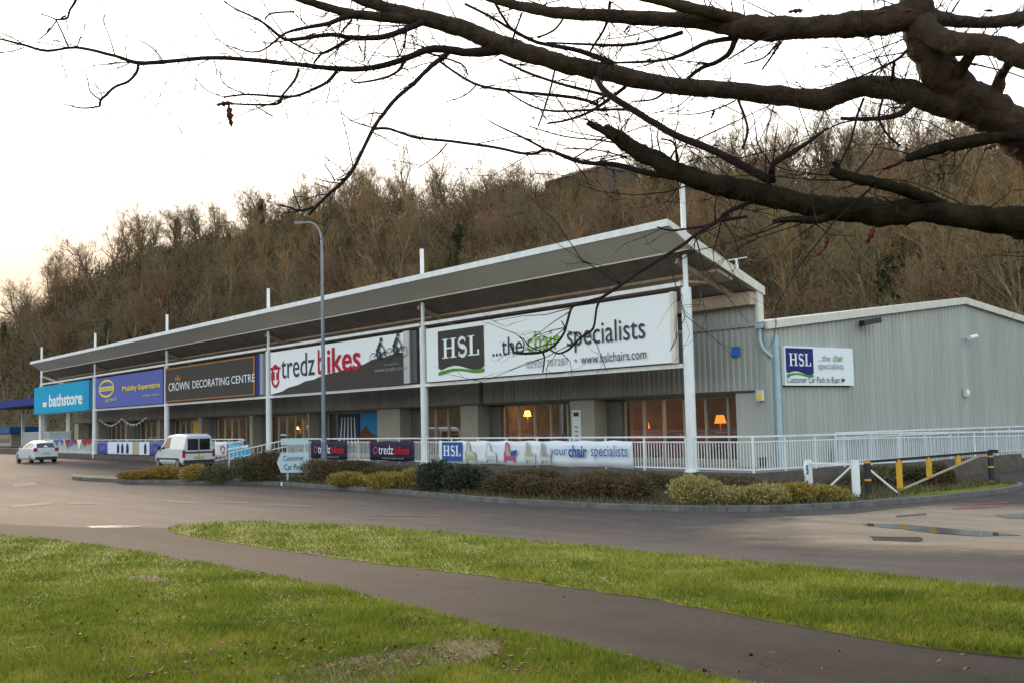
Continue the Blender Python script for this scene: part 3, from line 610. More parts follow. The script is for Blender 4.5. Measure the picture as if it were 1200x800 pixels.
MB().bar((XL+.03, 1.4, 6.91), (XE-.04, 1.4, 6.91), .75, .10, up=(0, .36, 1)).obj('lit_soffit_band', M['timber'], C_)  # lighter band on the soffit: reflected light put into colour and shape
MB().add([(XE+.0, CY-.03, CZ+.03), (XE+.0, 3.2, 6.60), (XE+.0, 3.2, 6.33), (XE+.0, -.28, 7.62), (XE+.0, CY-.03, CZ-.14), (XE+.1, CY-.03, CZ+.03), (XE+.1, 3.2, 6.60), (XE+.1, 3.2, 6.33), (XE+.1, -.28, 7.62), (XE+.1, CY-.03, CZ-.14)],
         [(0, 1, 2, 3, 4), (9, 8, 7, 6, 5), (0, 5, 6, 1), (1, 6, 7, 2), (2, 7, 8, 3), (3, 8, 9, 4), (4, 9, 5, 0)]).obj('verge', M['cream'], C_)
for i in range(6):
    x = -i*15.094
    mb = MB(); mb.bar((x-.35, 0, 7.35), (x-.35, 2.9, 6.28), .12, .18); mb.bar((x-.35, .1, 6.7), (x-.35, 1.6, 6.75), .08, .08)
    mb.bar((x-.35, 0, 6.62), (x-2.6, 1.5, 6.86), .09, .09); mb.obj('bracket', M['timber'], C_)
# posts
for i in range(6):
    x = -i*15.094
    t = thing('canopy_post', ['nearest and tallest looking white canopy post by the building corner', 'white canopy post between the white chair sign and the bike sign', 'white canopy post between the bike sign and the dark grey sign', 'white canopy post between the dark grey sign and the violet sign', 'white canopy post between the violet sign and the cyan sign', 'farthest white canopy post at the left end of the cyan sign'][i], 'post', (x, 0, ZD-.3), 0, 'white canopy posts along the deck')
    MB().tube([(0, 0, 0), (0, 0, 6.75-ZD+.0)], .165, 20).obj('column', M['white'], t, smooth=False)
    MB().tube([(0, 0, 6.75-ZD), (0, 0, 9.85-ZD+.3)], .085, 12).obj('mast', M['white'], t)
    MB().tube([(0, 0, .28), (0, 0, .32)], .26, 12).obj('base_plate', M['white'], t)
# sign gantry rails
for k in range(5):
    x1 = -k*15.094; x0 = x1-15.094
    for nm, z in (('upper', 6.59), ('lower', 3.99)):
        o = MB().bar((x0+.17, -.02, z), (x1-.17, -.02, z), .12, .13).obj('sign_rail', M['white'])
        tag(o, f'white {nm} rail carrying the '+['white chair shop sign', 'bike shop sign', 'dark grey decorating sign', 'violet sign', 'cyan sign'][k], 'rail', 'white rails of the sign gantry')
# ------------------------------------------------ signs
def sign(name, label, u0, u1, vt, vb, bodym, y=-.22, z0=4.1, z1=6.33, x0=None, x1=None):
    t = thing(name, label, 'sign', (0, 0, 0))
    MB().box(x0, x1, y, y+.12, z0, z1).obj('panel', bodym, t)
    return t, Board((x0, y, z0), (1, 0, 0), (0, -1, 0), t), x1-x0, z1-z0
def sx(u, x0, y=-.22): return py(u, 430, y)[0]-x0
def wave(b, a0, a1, y0, H_):
    up = [(a0+(a1-a0)*i/16, y0+H_*(.35*sin(2*pi*i/16-.6)-.02)) for i in range(17)]; dn = [(a0+(a1-a0)*i/16, y0-H_*.75+H_*(.45*sin(2*pi*i/16-.9))) for i in range(16, -1, -1)]
    b.poly(up+dn, K['green'], 'green_wave')
def hslbox(b, a0, a1, b0, b1, m):
    h = b1-b0; pts = [(a0, b1), (a0, b0+h*.12)]+[(a0+(a1-a0)*i/14, b0+h*(.08+.07*sin(2*pi*i/14-.6))) for i in range(1, 14)]+[(a1, b0+h*.08), (a1, b1)]
    b.poly(pts, m, 'logo_panel'); wave(b, a0+.01, a1-.01, b0+h*.05, h*.1)
    b.polys(hsl_letters(a0+(a1-a0)*.1, a1-(a1-a0)*.1, b0+h*.34, b0+h*.80), K['wht'], 'lettering')
# chair sign
x0, x1 = -14.55, -.36; t, b, W_, H_ = sign('shop_sign', 'large white chair shop sign with dark letter logo and green wave', 0, 0, 0, 0, K['wht'], x0=x0, x1=x1)
MB().box(x1-.12, x1+.03, -.26, -.08, 4.08, 6.35).obj('edge_trim', M['cream'], t)
hslbox(b, sx(514, x0), sx(568, x0), .33, 2.05, K['grey'])
b.text('...the', sx(578, x0), sx(613, x0), .78, 1.47, K['slate']); b.text('chair', sx(619, x0), sx(657, x0), .80, 1.55, K['lime']); b.text('specialists', sx(666, x0), sx(758, x0), .62, 1.60, K['slate'])
b.text('02920 707287', sx(618, x0), sx(667, x0), .22, .47, K['mid']); b.text('\u2022', sx(674, x0), sx(677, x0), .30, .40, K['mid']); b.text('www.hslchairs.com', sx(682, x0), sx(759, x0), .20, .52, K['slate'])
# bike sign
x0, x1 = -29.5, -16.3; t, b, W_, H_ = sign('shop_sign', 'white bike shop sign with red lettering over a dark hill with two cyclists', 0, 0, 0, 0, K['wht'], x0=x0, x1=x1)
hill = [(0, 0), (W_*.10, H_*.05), (W_*.16, H_*.13), (W_*.24, H_*.17), (W_*.30, H_*.24), (W_*.37, H_*.26), (W_*.45, H_*.34), (W_*.55, H_*.37), (W_*.66, H_*.44), (W_*.74, H_*.47), (W_*.80, H_*.55), (W_*.88, H_*.57), (W_*.95, H_*.62), (W_, H_*.62), (W_, 0)]
b.poly(hill, K['grey'], 'hill_band')
b.ring(sx(323, x0), .95, .52, .62, .16, K['red'], k=30, a0=radians(20), a1=radians(335)); b.polys([[(sx(319, x0), .75), (sx(322, x0), .75), (sx(322, x0), 1.2), (sx(319, x0), 1.2)], [(sx(324, x0), .75), (sx(327, x0), .75), (sx(327, x0), 1.15), (sx(324, x0), 1.15)], [(sx(317, x0), 1.3), (sx(329, x0), 1.3), (sx(329, x0), 1.42), (sx(317, x0), 1.42)]], K['red'])
b.text('tredz', sx(330, x0), sx(369, x0), .78, 1.95, K['slate'], slope=.02); b.text('b', sx(373, x0), sx(380, x0), .80, 2.02, K['red'], bold=.01); b.text('ikes', sx(384, x0), sx(423, x0), .80, 2.02, K['red'], bold=.015)
b.text('freephone', sx(451, x0), sx(468, x0), .86, .96, K['mid']); b.text('www.tredz.co.uk', sx(440, x0), sx(478, x0), .62, .80, K['mid'])
for cx_, cz_ in ((sx(446, x0), 1.30), (sx(466, x0), 1.42)):
    for s_ in (-.55, .55): b.ring(cx_+s_, cz_-.02, .33, .24, .035, K['slate'], 'cyclist', k=18)
    q = lambda p, w_=.05: [(p[0][0]-w_, p[0][1]), (p[0][0]+w_, p[0][1]), (p[1][0]+w_, p[1][1]), (p[1][0]-w_, p[1][1])]
    b.polys([q(((cx_-.5, cz_), (cx_-.15, cz_+.22))), q(((cx_-.1, cz_-.12), (cx_-.25, cz_+.28)), .06), q(((cx_+.5, cz_), (cx_+.4, cz_+.32))), q(((cx_-.1, cz_-.1), (cx_+.4, cz_+.22))), q(((cx_, cz_-.14), (cx_+.1, cz_+.2)), .09), q(((cx_+.1, cz_+.16), (cx_-.2, cz_+.32)), .12),
             [(cx_-.32, cz_+.28), (cx_-.02, cz_+.3), (cx_+.18, cz_+.62), (cx_+.0, cz_+.68)], q(((cx_+.42, cz_+.32), (cx_+.1, cz_+.58)), .05), [(cx_+.02, cz_+.68), (cx_+.22, cz_+.66), (cx_+.24, cz_+.84), (cx_+.06, cz_+.86)]], K['slate'], 'cyclist')
MB().box(x1-.02, x1+.45, -.24, -.1, 4.12, 6.38).obj('end_trim', mat('silver_trim', (.4, .43, .48), .35, metal=.5), t)
MB().box(x1+.47, x1+.9, -.16, -.02, 4.12, 6.36).obj('end_panel', M['framed'], t)
# decorating sign
x0, x1 = -45.0, -31.4; t, b, W_, H_ = sign('shop_sign', 'dark grey decorating shop sign with thin orange border and white capitals', 0, 0, 0, 0, K['grey'], x0=x0, x1=x1)
b.polys([[(0.05, .04), (W_-.05, .04), (W_-.05, .12), (.05, .12)], [(0.05, H_-.12), (W_-.05, H_-.12), (W_-.05, H_-.04), (.05, H_-.04)], [(0.05, .12), (.2, .12), (.2, H_-.12), (.05, H_-.12)], [(W_-.25, .12), (W_-.05, .12), (W_-.05, H_-.12), (W_-.25, H_-.12)]], K['org'], 'border')
b.text('CROWN', sx(198, x0), sx(222, x0), .72, 1.24, K['wht']); b.text('DECORATING', sx(226, x0), sx(269, x0), .76, 1.22, K['wht']); b.text('CENTRE', sx(271.5, x0), sx(299, x0), .78, 1.22, K['wht'])
ca = sx(209, x0); b.poly([(ca-.45, 1.32), (ca+.45, 1.32), (ca+.6, 1.62), (ca+.25, 1.5), (ca, 1.78), (ca-.25, 1.5), (ca-.6, 1.62)], K['org'], 'crown_emblem')
MB().box(x1+.0, x1+.45, -.2, -.06, 4.12, 6.36).obj('end_panel', K['navy'], t); MB().box(x1+.5, x1+.9, -.2, -.06, 4.12, 6.36).obj('end_trim', K['mid'], t)
# mobility sign
x0, x1 = -59.4, -45.5; t, b, W_, H_ = sign('shop_sign', 'violet blue mobility shop sign with yellow oval logo and lettering', 0, 0, 0, 0, K['viol'], x0=x0, x1=x1)
b.ring(sx(125, x0), 1.40, 1.75, .66, .16, K['yel'], k=34); b.polys([[(sx(116.5, x0), 1.22), (sx(133, x0), 1.22), (sx(133, x0), 1.55), (sx(116.5, x0), 1.55)]], K['yel']); b.text('MobileCare', sx(118, x0), sx(132, x0), 1.29, 1.48, K['viol'])
b.text('direct', sx(124, x0), sx(137, x0), .38, .66, K['yel'], slope=.12); b.text('Mobility Superstore', sx(144, x0), sx(188, x0), .95, 1.42, K['yel'], bold=.025); b.text('01792 000000'.replace('000000', ''), sx(167, x0), sx(175, x0), .52, .66, K['yel']); b.text('mobility', sx(176, x0), sx(187, x0), .52, .66, K['yel'])
# bath sign
x0, x1 = -76.0, -61.3; t, b, W_, H_ = sign('shop_sign', 'bright cyan bath shop sign with white lettering at the far left end', 0, 0, 0, 0, K['cyan'], x0=x0, x1=x1, y=-.45, z0=4.0, z1=6.3)
MB().box(x1+.01, x1+.9, -.44, -.2, 4.02, 6.28).obj('end_panel', flat('sign_blue_edge', (.02, .28, .55)), t)
b.text('bathstore', sx(58, x0, -.45), sx(97, x0, -.45), .50, 1.55, K['wht'], bold=.03); b.poly([(sx(51, x0, -.45), .55), (sx(55, x0, -.45), .55), (sx(55.6, x0, -.45), .95), (sx(50.6, x0, -.45), .95)], K['wht'], 'dot_emblem')
# gable sign
t = thing('car_park_sign', 'white sign on the gable wall directing customers to the rear car park', 'sign')
MB().box(.82, .95, 3.6, 7.48, 3.33, 4.63).obj('panel', K['wht'], t)
MB().box(.80, .815, 3.62, 7.46, 3.29, 3.325).obj('bottom_edge', K['plum'], t)
b = Board((.95, 3.6, 3.33), (0, 1, 0), (1, 0, 0), t)
gy_ = lambda u: px(u, 430, .95)[1]-3.6
hslbox(b, gy_(921), gy_(953), .34, 1.24, K['navy'])
b.text('...the', gy_(959), gy_(973), .83, 1.05, K['mid']); b.text('chair', gy_(976), gy_(988), .83, 1.07, K['green']); b.text('specialists', gy_(958), gy_(988), .50, .78, K['mid'])
b.text('Customer Car Park to Rear', gy_(921), gy_(983), .09, .30, K['slate']); b.poly([(gy_(985), .10), (gy_(989), .19), (gy_(985), .28)], K['slate'], 'arrow')

# ------------------------------------------------ bits fixed on the walls
def fix(name, label, cat, loc, parts, rz=0):
    t = thing(name, label, cat, loc, rz)
    for nm, mb, m in parts: mb.obj(nm, m, t)
    return t
P = px(1012, 378, .85)
fix('floodlight', 'black floodlight under the gable verge above the white sign', 'floodlight', tuple(P), [('bracket', MB().bar((0, 0, 0), (.3, 0, -.02), .05, .05), M['black']), ('lamp_head', MB().bar((.2, -.42, -.06), (.45, .28, .06), .3, .2), M['black'])])
P = px(1131, 396, .82); fix('security_camera', 'small white security camera high on the gable wall', 'camera', tuple(P), [('bracket', MB().bar((0, 0, 0), (.3, 0, 0), .05, .05), M['white']), ('camera_head', MB().tube([(.3, -.22, -.03), (.35, .25, .05)], .09, 10), M['white'])])
P = px(1131, 460, .82); fix('bulkhead_light', 'small cream wall light low on the gable wall', 'light', tuple(P), [('housing', MB().box(0, .12, -.16, .1, -.14, .16), M['cream']), ('lens', MB().ell((.14, -.02, 0), (.06, .1, .12)), K['wht'])])
P = py(863, 412, YW-.04); fix('alarm_box', 'small blue burglar alarm box on the cladding near the corner', 'alarm', tuple(P), [('housing', MB().add([(-.17, 0, -.15), (.17, 0, -.15), (.12, 0, .17), (-.12, 0, .17), (-.17, -.09, -.15), (.17, -.09, -.15), (.12, -.09, .17), (-.12, -.09, .17)], [(0, 1, 2, 3), (7, 6, 5, 4), (0, 4, 5, 1), (1, 5, 6, 2), (2, 6, 7, 3), (3, 7, 4, 0)]), flat('alarm_blue', (.04, .18, .6)))])
P = py(892, 462, YW-.06); fix('bulkhead_light', 'small cream floodlight on the corner below the head flashing', 'light', tuple(P), [('housing', MB().box(-.13, .13, -.12, 0, -.2, .16), M['cream']), ('lens', MB().box(-.1, .1, -.14, -.12, -.15, .0), K['yel'])])
t = thing('downpipe', 'fat pale blue downpipe at the corner of the gable wall', 'pipe', (.0, 0, 0))
MB().tube([(.98, 3.16, ZD-.1), (.98, 3.16, 4.95)], .09, 14).obj('pipe', M['pipe'], t); MB().tube([(.98, 3.16, 2.95), (.98, 3.16, 3.0)], .11, 14).obj('collar', M['pipe'], t)
t = thing('downpipe', 'thin blue swan neck pipe bending into the fat downpipe', 'pipe', (0, 0, 0))
MB().tube([(.62, YW-.1, 5.3), (.62, YW-.15, 4.8), (.72, YW-.12, 4.5), (.88, 3.06, 4.25)], .06, 10).obj('pipe', M['pipe'], t); MB().box(.5, .8, YW-.22, YW-.03, 5.2, 5.34).obj('hopper', M['pipe'], t)
P = py(864, 318, 8.0); t = thing('roof_mast', 'thin white aerial mast standing behind the canopy end', 'mast', (P[0], 8.0, gz(8)+.1)); h_ = P[2]+.4-gz(8)
MB().tube([(0, 0, 0), (0, 0, h_)], .05, 8).obj('pole', M['white'], t); MB().bar((-.8, 0, h_), (.5, 0, h_), .03, .03).obj('crossbar', M['white'], t)

# ================================================================== DECK AND RAILINGS
dk = struct(MB().box(BL, 2.55, -.12, YW-.05, -.1, ZD).box(BR+.06, 2.55, YW-.05, 16, -.1, ZD-.02).obj('deck_slab', M['deckface']))
struct(MB().box(BL, 2.5, -.1, 3.75, ZD+.002, ZD+.01).obj('deck_paving', M['deck']))
struct(MB().box(BL, .2, 3.75, 4.0, -.1, ZD+.006).obj('deck_sill', M['deck']))
def railing(p0, p1, n, label, z0=ZD, z1=ZD, pick=.125, first=0, grp='white picket railings round the deck'):
    p0 = np.array([*p0, z0]); p1 = np.array([*p1, z1]); L = np.linalg.norm(p1-p0); t = thing('deck_railing', label, 'railing', tuple(p0), 0, grp); d = (p1-p0)
    up = np.array([0, 0, 1.]); D0 = d*0
    MB().bar(up*1.08, d+up*1.08, .06, .055).obj('handrail', M['white'], t)
    MB().bar(up*.92, d+up*.92, .04, .04).bar(up*.10, d+up*.10, .04, .04).obj('picket_rail', M['white'], t)
    for k in range(first, n+1):
        q = d*k/n; MB().bar(q+up*-.03, q+up*1.06, .05, .05, up=(1, 0, 0)).obj('post', M['white'], t)
    mb = MB(); m_ = int(L/pick)
    for k in range(1, m_): q = d*k/m_; mb.bar(q+up*.11, q+up*.91, .02, .02, up=(1, 0, 0))
    mb.obj('pickets', M['white'], t)
S = 15.094
railing((-S+.2, -.05), (-.2, -.05), 8, 'white picket railing under the large white chair sign with its long banner')
railing((-27.8, -.05), (-S-.2, -.05), 7, 'white picket railing under the bike shop sign')
railing((-3*S+.2, -.05), (-33.4, -.05), 6, 'white picket railing under the dark grey sign behind the van')
railing((-4*S+.2, -.05), (-3*S-.2, -.05), 8, 'white picket railing under the violet sign')
railing((-5*S, -.05), (-4*S-.2, -.05), 8, 'white picket railing under the cyan sign')
railing((.2, -.05), (2.45, -.05), 1, 'short white picket railing right of the nearest white post', pick=.115)
railing((2.45, -.05), (2.45, 6.0), 4, 'white picket railing beside the gable wall above the shrubs', ZD, .60, first=1)
railing((2.45, 6.0), (2.45, 16.0), 6, 'sloping white railing along the gable ramp behind the black gate', .60, .42, first=1)
railing((1.1, 6.0), (1.1, 24.0), 9, 'rear white railing of the ramp close to the gable wall', .62, .55, pick=.25)
railing((2.45, 16.0), (2.45, 30.0), 8, 'far right end of the white ramp railing leaving the picture', .42, .2, first=1)
struct(MB().box(1.2, 2.4, 16, 30, -.1, .4).obj('ramp_slab', M['deckface']))
struct(MB().box(.98, 1.06, 6, 26, ZD-.4, 1.25).obj('ramp_wall', mat('ramp_wall_paint', (.36, .38, .385), .7, noise=.08)))
# steps down to the car park with sloping handrails
t = thing('deck_steps', 'steps down from the deck with two sloping white handrails beside the van', 'steps', (-30.5, -.12, 0))
for k in range(3): MB().box(-1.4, 1.4, -.35-(.35*k), -(.35*k), .0, ZD-.13*(k+1)+0).obj('tread', M['deck'], t)
for sx_ in (-2.7, 2.4):
    MB().bar((sx_+.0, .1, 1.7), (sx_-2.0, -2.2, 1.1), .06, .06).bar((sx_, .1, 1.35), (sx_-2.0, -2.2, .75), .05, .05).bar((sx_, .1, .9), (sx_-2.0, -2.2, .35), .05, .05).bar((sx_-2.0, -2.2, .2), (sx_-2, -2.2, 1.1), .06, .06, up=(1, 0, 0)).obj('handrail', M['white'], t)
    mb = MB()
    for k in range(1, 14): f_ = k/14; mb.bar((sx_-2*f_, .1-2.3*f_, .9-.55*f_), (sx_-2*f_, .1-2.3*f_, 1.7-.6*f_), .022, .022, up=(1, 0, 0))
    mb.obj('balusters', M['white'], t)
# banners tied on the railing
def banner(label, u0, u1, z0, z1, m, draw=None, wav=.06, y=-.12):
    xa, xb = py(u0, 525, y)[0], py(u1, 525, y)[0]; t = thing('banner', label, 'banner', (xa, y, z0)); W_ = xb-xa; H_ = z1-z0; n = 60; V = []; Fs = []
    for i in range(n+1):
        for j_ in range(5):
            a = W_*i/n; bz = H_*j_/4; sag = -.035*abs(sin(a*2.1))*(j_ == 4)+.02*sin(a*2.1)*(j_ == 0); V.append((a, -wav*.5*(1+sin(a*4.3+j_*.9))*.5, bz+sag))
    for i in range(n):
        for j_ in range(4): k = i*5+j_; Fs.append((k, k+5, k+6, k+1))
    mb = MB(); mb.add(V, Fs); o = mb.obj('cloth', m, t, smooth=True); md = o.modifiers.new('thick', 'SOLIDIFY'); md.thickness = .004
    if draw: b = Board((0, -wav*.6, 0), (1, 0, 0), (0, -1, 0), t); draw(b, lambda u: py(u, 525, y)[0]-xa, W_, H_)
    return t
def d_hsl(b, s, W_, H_):
    b.poly([(s(519), .1), (s(543), .1), (s(543), .86), (s(519), .86)], K['bblue'], 'logo_panel'); b.polys(hsl_letters(s(520.5), s(541), .3, .72), K['wht'], 'lettering')
    def chair(u, m, m2):
        b.poly([(s(u+13*a_), b_*.92) for a_, b_ in ((0, .1), (0, .5), (.1, .56), (.16, .9), (.3, .95), (.46, .9), (.52, .55), (.9, .52), (1, .45), (.97, .1), (.85, .1), (.82, .2), (.16, .2), (.14, .1))], m, 'picture'); b.poly([(s(u+13*a_), b_*.92) for a_, b_ in ((.2, .56), (.26, .84), (.4, .84), (.45, .58), (.85, .42), (.85, .36), (.2, .38))], m2, 'picture')
    chair(546, K['tan'], K['stone']); chair(570, K['stone'], K['bwh']); chair(592, K['pink'], K['tan']); chair(616, K['stone'], K['tan']); chair(634, K['stone'], K['mid'])
    b.poly([(s(600), .35), (s(607), .4), (s(608), .58), (s(601), .52)], K['bblue'], 'picture')
    b.text('your', s(647), s(667), .30, .62, K['bblue']); b.text('chair', s(668.5), s(690), .33, .76, K['bblue'], bold=.03); b.text('specialists', s(695), s(738), .26, .76, K['bblue'])
banner('long white chair shop banner with chair pictures and blue lettering on the railing', 515, 742, ZD+.06, ZD+.98, K['bwh'], d_hsl)
def d_tredz(b, s, W_, H_):
    b.text('tredz', W_*.22, W_*.56, H_*.32, H_*.78, K['wht']); b.text('bikes', W_*.58, W_*.93, H_*.32, H_*.72, K['red'], bold=.03); b.ring(W_*.15, H_*.52, W_*.05, H_*.2, .05, K['pink'], k=16); b.text('www.tredz.co.uk', W_*.3, W_*.8, H_*.08, H_*.2, K['mid'])
banner('dark plum bike shop banner behind the grey lamp column', 365, 407, ZD+.1, ZD+.98, K['plum'], d_tredz)
banner('dark plum bike shop banner right of the lamp column', 434, 485, ZD+.1, ZD+.98, K['plum'], d_tredz)
def d_mob(b, s, W_, H_):
    b.poly([(s(127), .03), (s(176), .03), (s(176), .9), (s(127), .9)], K['bwh'], 'picture_panel'); b.poly([(s(156), .03), (s(164), .03), (s(164), .9), (s(156), .9)], K['tan'], 'picture_panel')
    for u in (120, 184): b.ring(s(u), .47, abs(s(u+5)-s(u)), .3, .06, K['slate'], k=18)
    for u in (138, 143, 149, 170): b.polys([[(s(u), .1), (s(u+2.5), .1), (s(u+3), .5), (s(u+1.6), .85), (s(u), .6)]], K['navy'], 'picture')
banner('violet banner with white picture panels on the railing left of the van', 114, 192, ZD+.04, ZD+.98, K['viol'], d_mob)
banner('small white banner with a red mark on the railing right of the van', 252, 266, ZD+.05, ZD+.95, K['bwh'], lambda b, s, W_, H_: b.ring(W_*.7, H_*.5, W_*.2, H_*.28, .12, K['red'], k=16))
banner('cyan banner on the railing left of the steps', 268, 292, ZD-.0, ZD+.8, flat('banner_cyan', (.04, .40, .66)), lambda b, s, W_, H_: b.poly([(0, H_*.55), (W_, H_*.8), (W_, H_*.95), (0, H_*.7)], K['wht'], 'stripe'))
# bunting along the railing under the cyan sign
t = thing('bunting', 'string of red, white and blue bunting on the railing below the cyan sign', 'bunting', (0, 0, 0)); cs = [K['wht'], K['viol'], K['viol'], K['red'], K['viol'], K['red'], K['wht'], K['red'], K['red']]
MB().bar((-75, -.14, 1.8), (-61, -.14, 1.72), .015, .015).obj('cord', K['wht'], t)
for k, u in enumerate((60, 66, 72, 79, 83, 88, 93, 99, 104)):
    x = py(u, 512, -.14)[0]; MB().add([(x-.7, -.16, 1.78), (x+.7, -.16, 1.76), (x+.1, -.16, 1.05+.15*(k % 3))], [(0, 1, 2)]).obj('flag', cs[k], t)
t = thing('bunting', 'pale bunting hung in loops beneath the cyan and violet signs', 'bunting', (0, 0, 0)); mb = MB(); pts = []
for k in range(17): f_ = k/16; pts.append((-63+8*f_*1.3, 1.2, 3.3-.5*abs(sin(f_*2*pi))))
mb.tube(pts, .02, 5).obj('cord', K['wht'], t); mb = MB()
for p in pts[::1]: mb.add([(p[0]-.14, 1.18, p[2]), (p[0]+.14, 1.18, p[2]), (p[0], 1.18, p[2]-.14)], [(0, 1, 2)])
mb.obj('flags', K['wht'], t)
# white board on the deck below the cyan sign
t = thing('hoarding', 'pale translucent screen behind the railing below the cyan sign', 'screen', (-68, .15, ZD)); MB().box(-6, 6.3, 0, .05, 0, .9).obj('panel', mat('pale_screen', (.42, .5, .5), .5), t)
# small cone on the corner walk
P = pz(889, 546, ZD); t = thing('traffic_cone', 'small orange cone on the corner of the deck by the downpipe', 'cone', (P[0], P[1], ZD)); MB().tube([(0, 0, .03), (0, 0, .5)], [.13, .03], 12).obj('cone', M['orange'], t); MB().box(-.17, .17, -.17, .17, 0, .03).obj('base', M['orange'], t)

# ================================================================== LAMP COLUMN, SIGN, GATE
LX, LY = py(380, 545, -3.2)[0], -3.2; top = py(377.5, 285, -3.2)[2]
t = thing('street_lamp', 'tall grey lamp column with curved arm standing in the shrub bed', 'street lamp', (LX, LY, .1))
zt_ = top-.1
MB().tube([(0, 0, 0), (0, 0, 1.6), (0, 0, 1.7), (0, 0, zt_)], [.125, .125, .10, .055], 14).obj('column', M['steelblue'], t)
arm_ = [(0, 0, zt_)]+[(-.75*(1-cos(a)), -.3*(1-cos(a)), zt_+1.0*sin(a)) for a in np.linspace(.15, pi/2, 8)]+[(-1.0, -.4, zt_+1.02)]
MB().tube(arm_, .04, 10).obj('arm', M['steelblue'], t)
MB().bar((-.95, -.38, zt_+1.02), (-1.4, -.56, zt_+1.05), .2, .09).obj('lamp_head', M['steelblue'], t, bevel=.03)

Pn = pg(346, 567, .0); dirc = rt.copy(); ang = atan2(dirc[1], dirc[0])-radians(8)
t = thing('direction_sign', 'pale blue arrow shaped car park direction sign on two legs', 'sign', (Pn[0], Pn[1], .1), ang)
dpt = float((Pn-CAM)@fw); s_ = dpt/F
def SP(u, v): return ((u-346)*s_, (566-v)*s_)
def plate(pts, name, th=.03):
    q = [SP(*p) for p in pts]; n = len(q); V = [(a, -th, b_) for a, b_ in q]+[(a, 0, b_) for a, b_ in q]
    return MB().add(V, [tuple(range(n)), tuple(range(2*n-1, n-1, -1))]+[(i, i+n, (i+1) % n+n, (i+1) % n) for i in range(n)]).obj(name, K['pale'], t)
plate([(324, 543), (329, 531.5), (363, 531.5), (363, 555), (329, 555)], 'arrow_board'); plate([(329, 515), (363, 515), (363, 522.5), (329, 522.5)], 'upper_board')
for u in (336.5, 359.5): a, _ = SP(u, 540); MB().box(a-.04, a+.04, .005, .07, 0, SP(0, 516)[1]).obj('leg', mat('sign_leg', (.35, .40, .36), .6), t)
b = Board((0, -.03, 0), (1, 0, 0), (0, -1, 0), t)
b.text('Customer', SP(332, 0)[0], SP(357.5, 0)[0], SP(0, 541)[1], SP(0, 535)[1], K['slate']); b.text('Car Park', SP(333, 0)[0], SP(356.5, 0)[0], SP(0, 551.5)[1], SP(0, 545)[1], K['slate'])

o = MB().tube([(*pg(330, 568.5, 0)[:2], 0.0), (*pg(330, 568.5, 0)[:2], .14)], .035, 8).obj('marker_stub', K['wht']); tag(o, 'tiny white marker stub on the road edge below the direction sign', 'marker')

# gate
def bpost(name, label, x, y, h, base, bands, grp=None):
    t = thing(name, label, 'post', (x, y, .1), 0, grp); MB().tube([(0, 0, 0), (0, 0, h)], .085 if base == M['black'] else .11, 14).obj('shaft', base, t)
    for z in bands: MB().tube([(0, 0, z), (0, 0, z+.05)], .09, 14).obj('band', M['yellow'], t)
    return t
bpost('gate_post', 'white gate post at the front kerb with the black gate beside it', 5.93, -.1, 1.0, M['white'], [])
P1 = (5.98, .38); P2 = (6.22, 6.55)
t = thing('height_gate', 'black and yellow swing gate with three yellow droppers and pale brace', 'gate', (P1[0], P1[1], .1))
D = np.array([P2[0]-P1[0], P2[1]-P1[1], 0])
MB().bar((0, 0, .93), D*1.03+np.array([0, 0, .98]), .07, .07).obj('top_bar', M['black'], t)
MB().tube([(0, 0, 0), (0, 0, .95)], .09, 12).obj('hinge_post', M['black'], t)
for z in (.42, .9): MB().tube([(0, 0, z), (0, 0, z+.05)], .095, 12).obj('band', M['yellow'], t)
for fr_ in (.235, .47, .715):
    q = D*fr_; zt2 = .95; zb2 = .02+.93*max(0, (fr_-.16)/.84)**1.0; MB().box(q[0]-.035, q[0]+.035, q[1]-.10, q[1]+.10, zb2+.02, zt2).obj('dropper', M['yellow'], t)
MB().bar(D*.18+np.array([0, 0, .02]), D*.96+np.array([0, 0, .95]), .05, .05).obj('brace', mat('tan_brace', (.36, .30, .22), .6), t)
MB().bar(D*.01+np.array([.02, 0, .72]), D*.16+np.array([.35, 0, -.05]), .05, .05).obj('stay', M['white'], t)
MB().bar(D*1.0+np.array([0, 0, 1.0]), D*1.06+np.array([0, 0, .98]), .12, .1).obj('latch', M['black'], t)
bpost('bollard', 'black bollard with yellow bands at the far end of the swing gate', P2[0], P2[1], .95, M['black'], (.06, .5, .82))
P = px(948, 565, 4.3)
bpost('gate_post', 'shorter white post behind the golden shrubs with the round sign', P[0], P[1], .98, M['white'], [])
t = thing('height_gate', 'low white barrier rail with diagonal stay left of the black gate', 'barrier', (5.93, -.1, .1)); D2 = np.array([P[0]-5.93, P[1]+.1, 0])
MB().bar(np.array([0, 0, .9]), D2+np.array([0, 0, .88]), .05, .05).obj('rail', M['white'], t); MB().bar(np.array([0, 0, .88])+D2*.03, D2*.72+np.array([0, 0, .05]), .05, .05).obj('stay', M['white'], t)
t = thing('round_sign', 'small round white sign with black figures on the short white post', 'sign', (P[0]+.05, P[1]-.16, .35), radians(108))
MB().tube([(0, -.02, .45), (0, .0, .45)], .24, 24).obj('disc', K['wht'], t); bb = Board((0, -.02, .45), (1, 0, 0), (0, -1, 0), t); bb.text('5', -.09, .07, -.12, .13, K['slate'], bold=.02); MB().box(-.09, .09, -.02, .0, -.05, .16).obj('red_tab', K['red'], t)

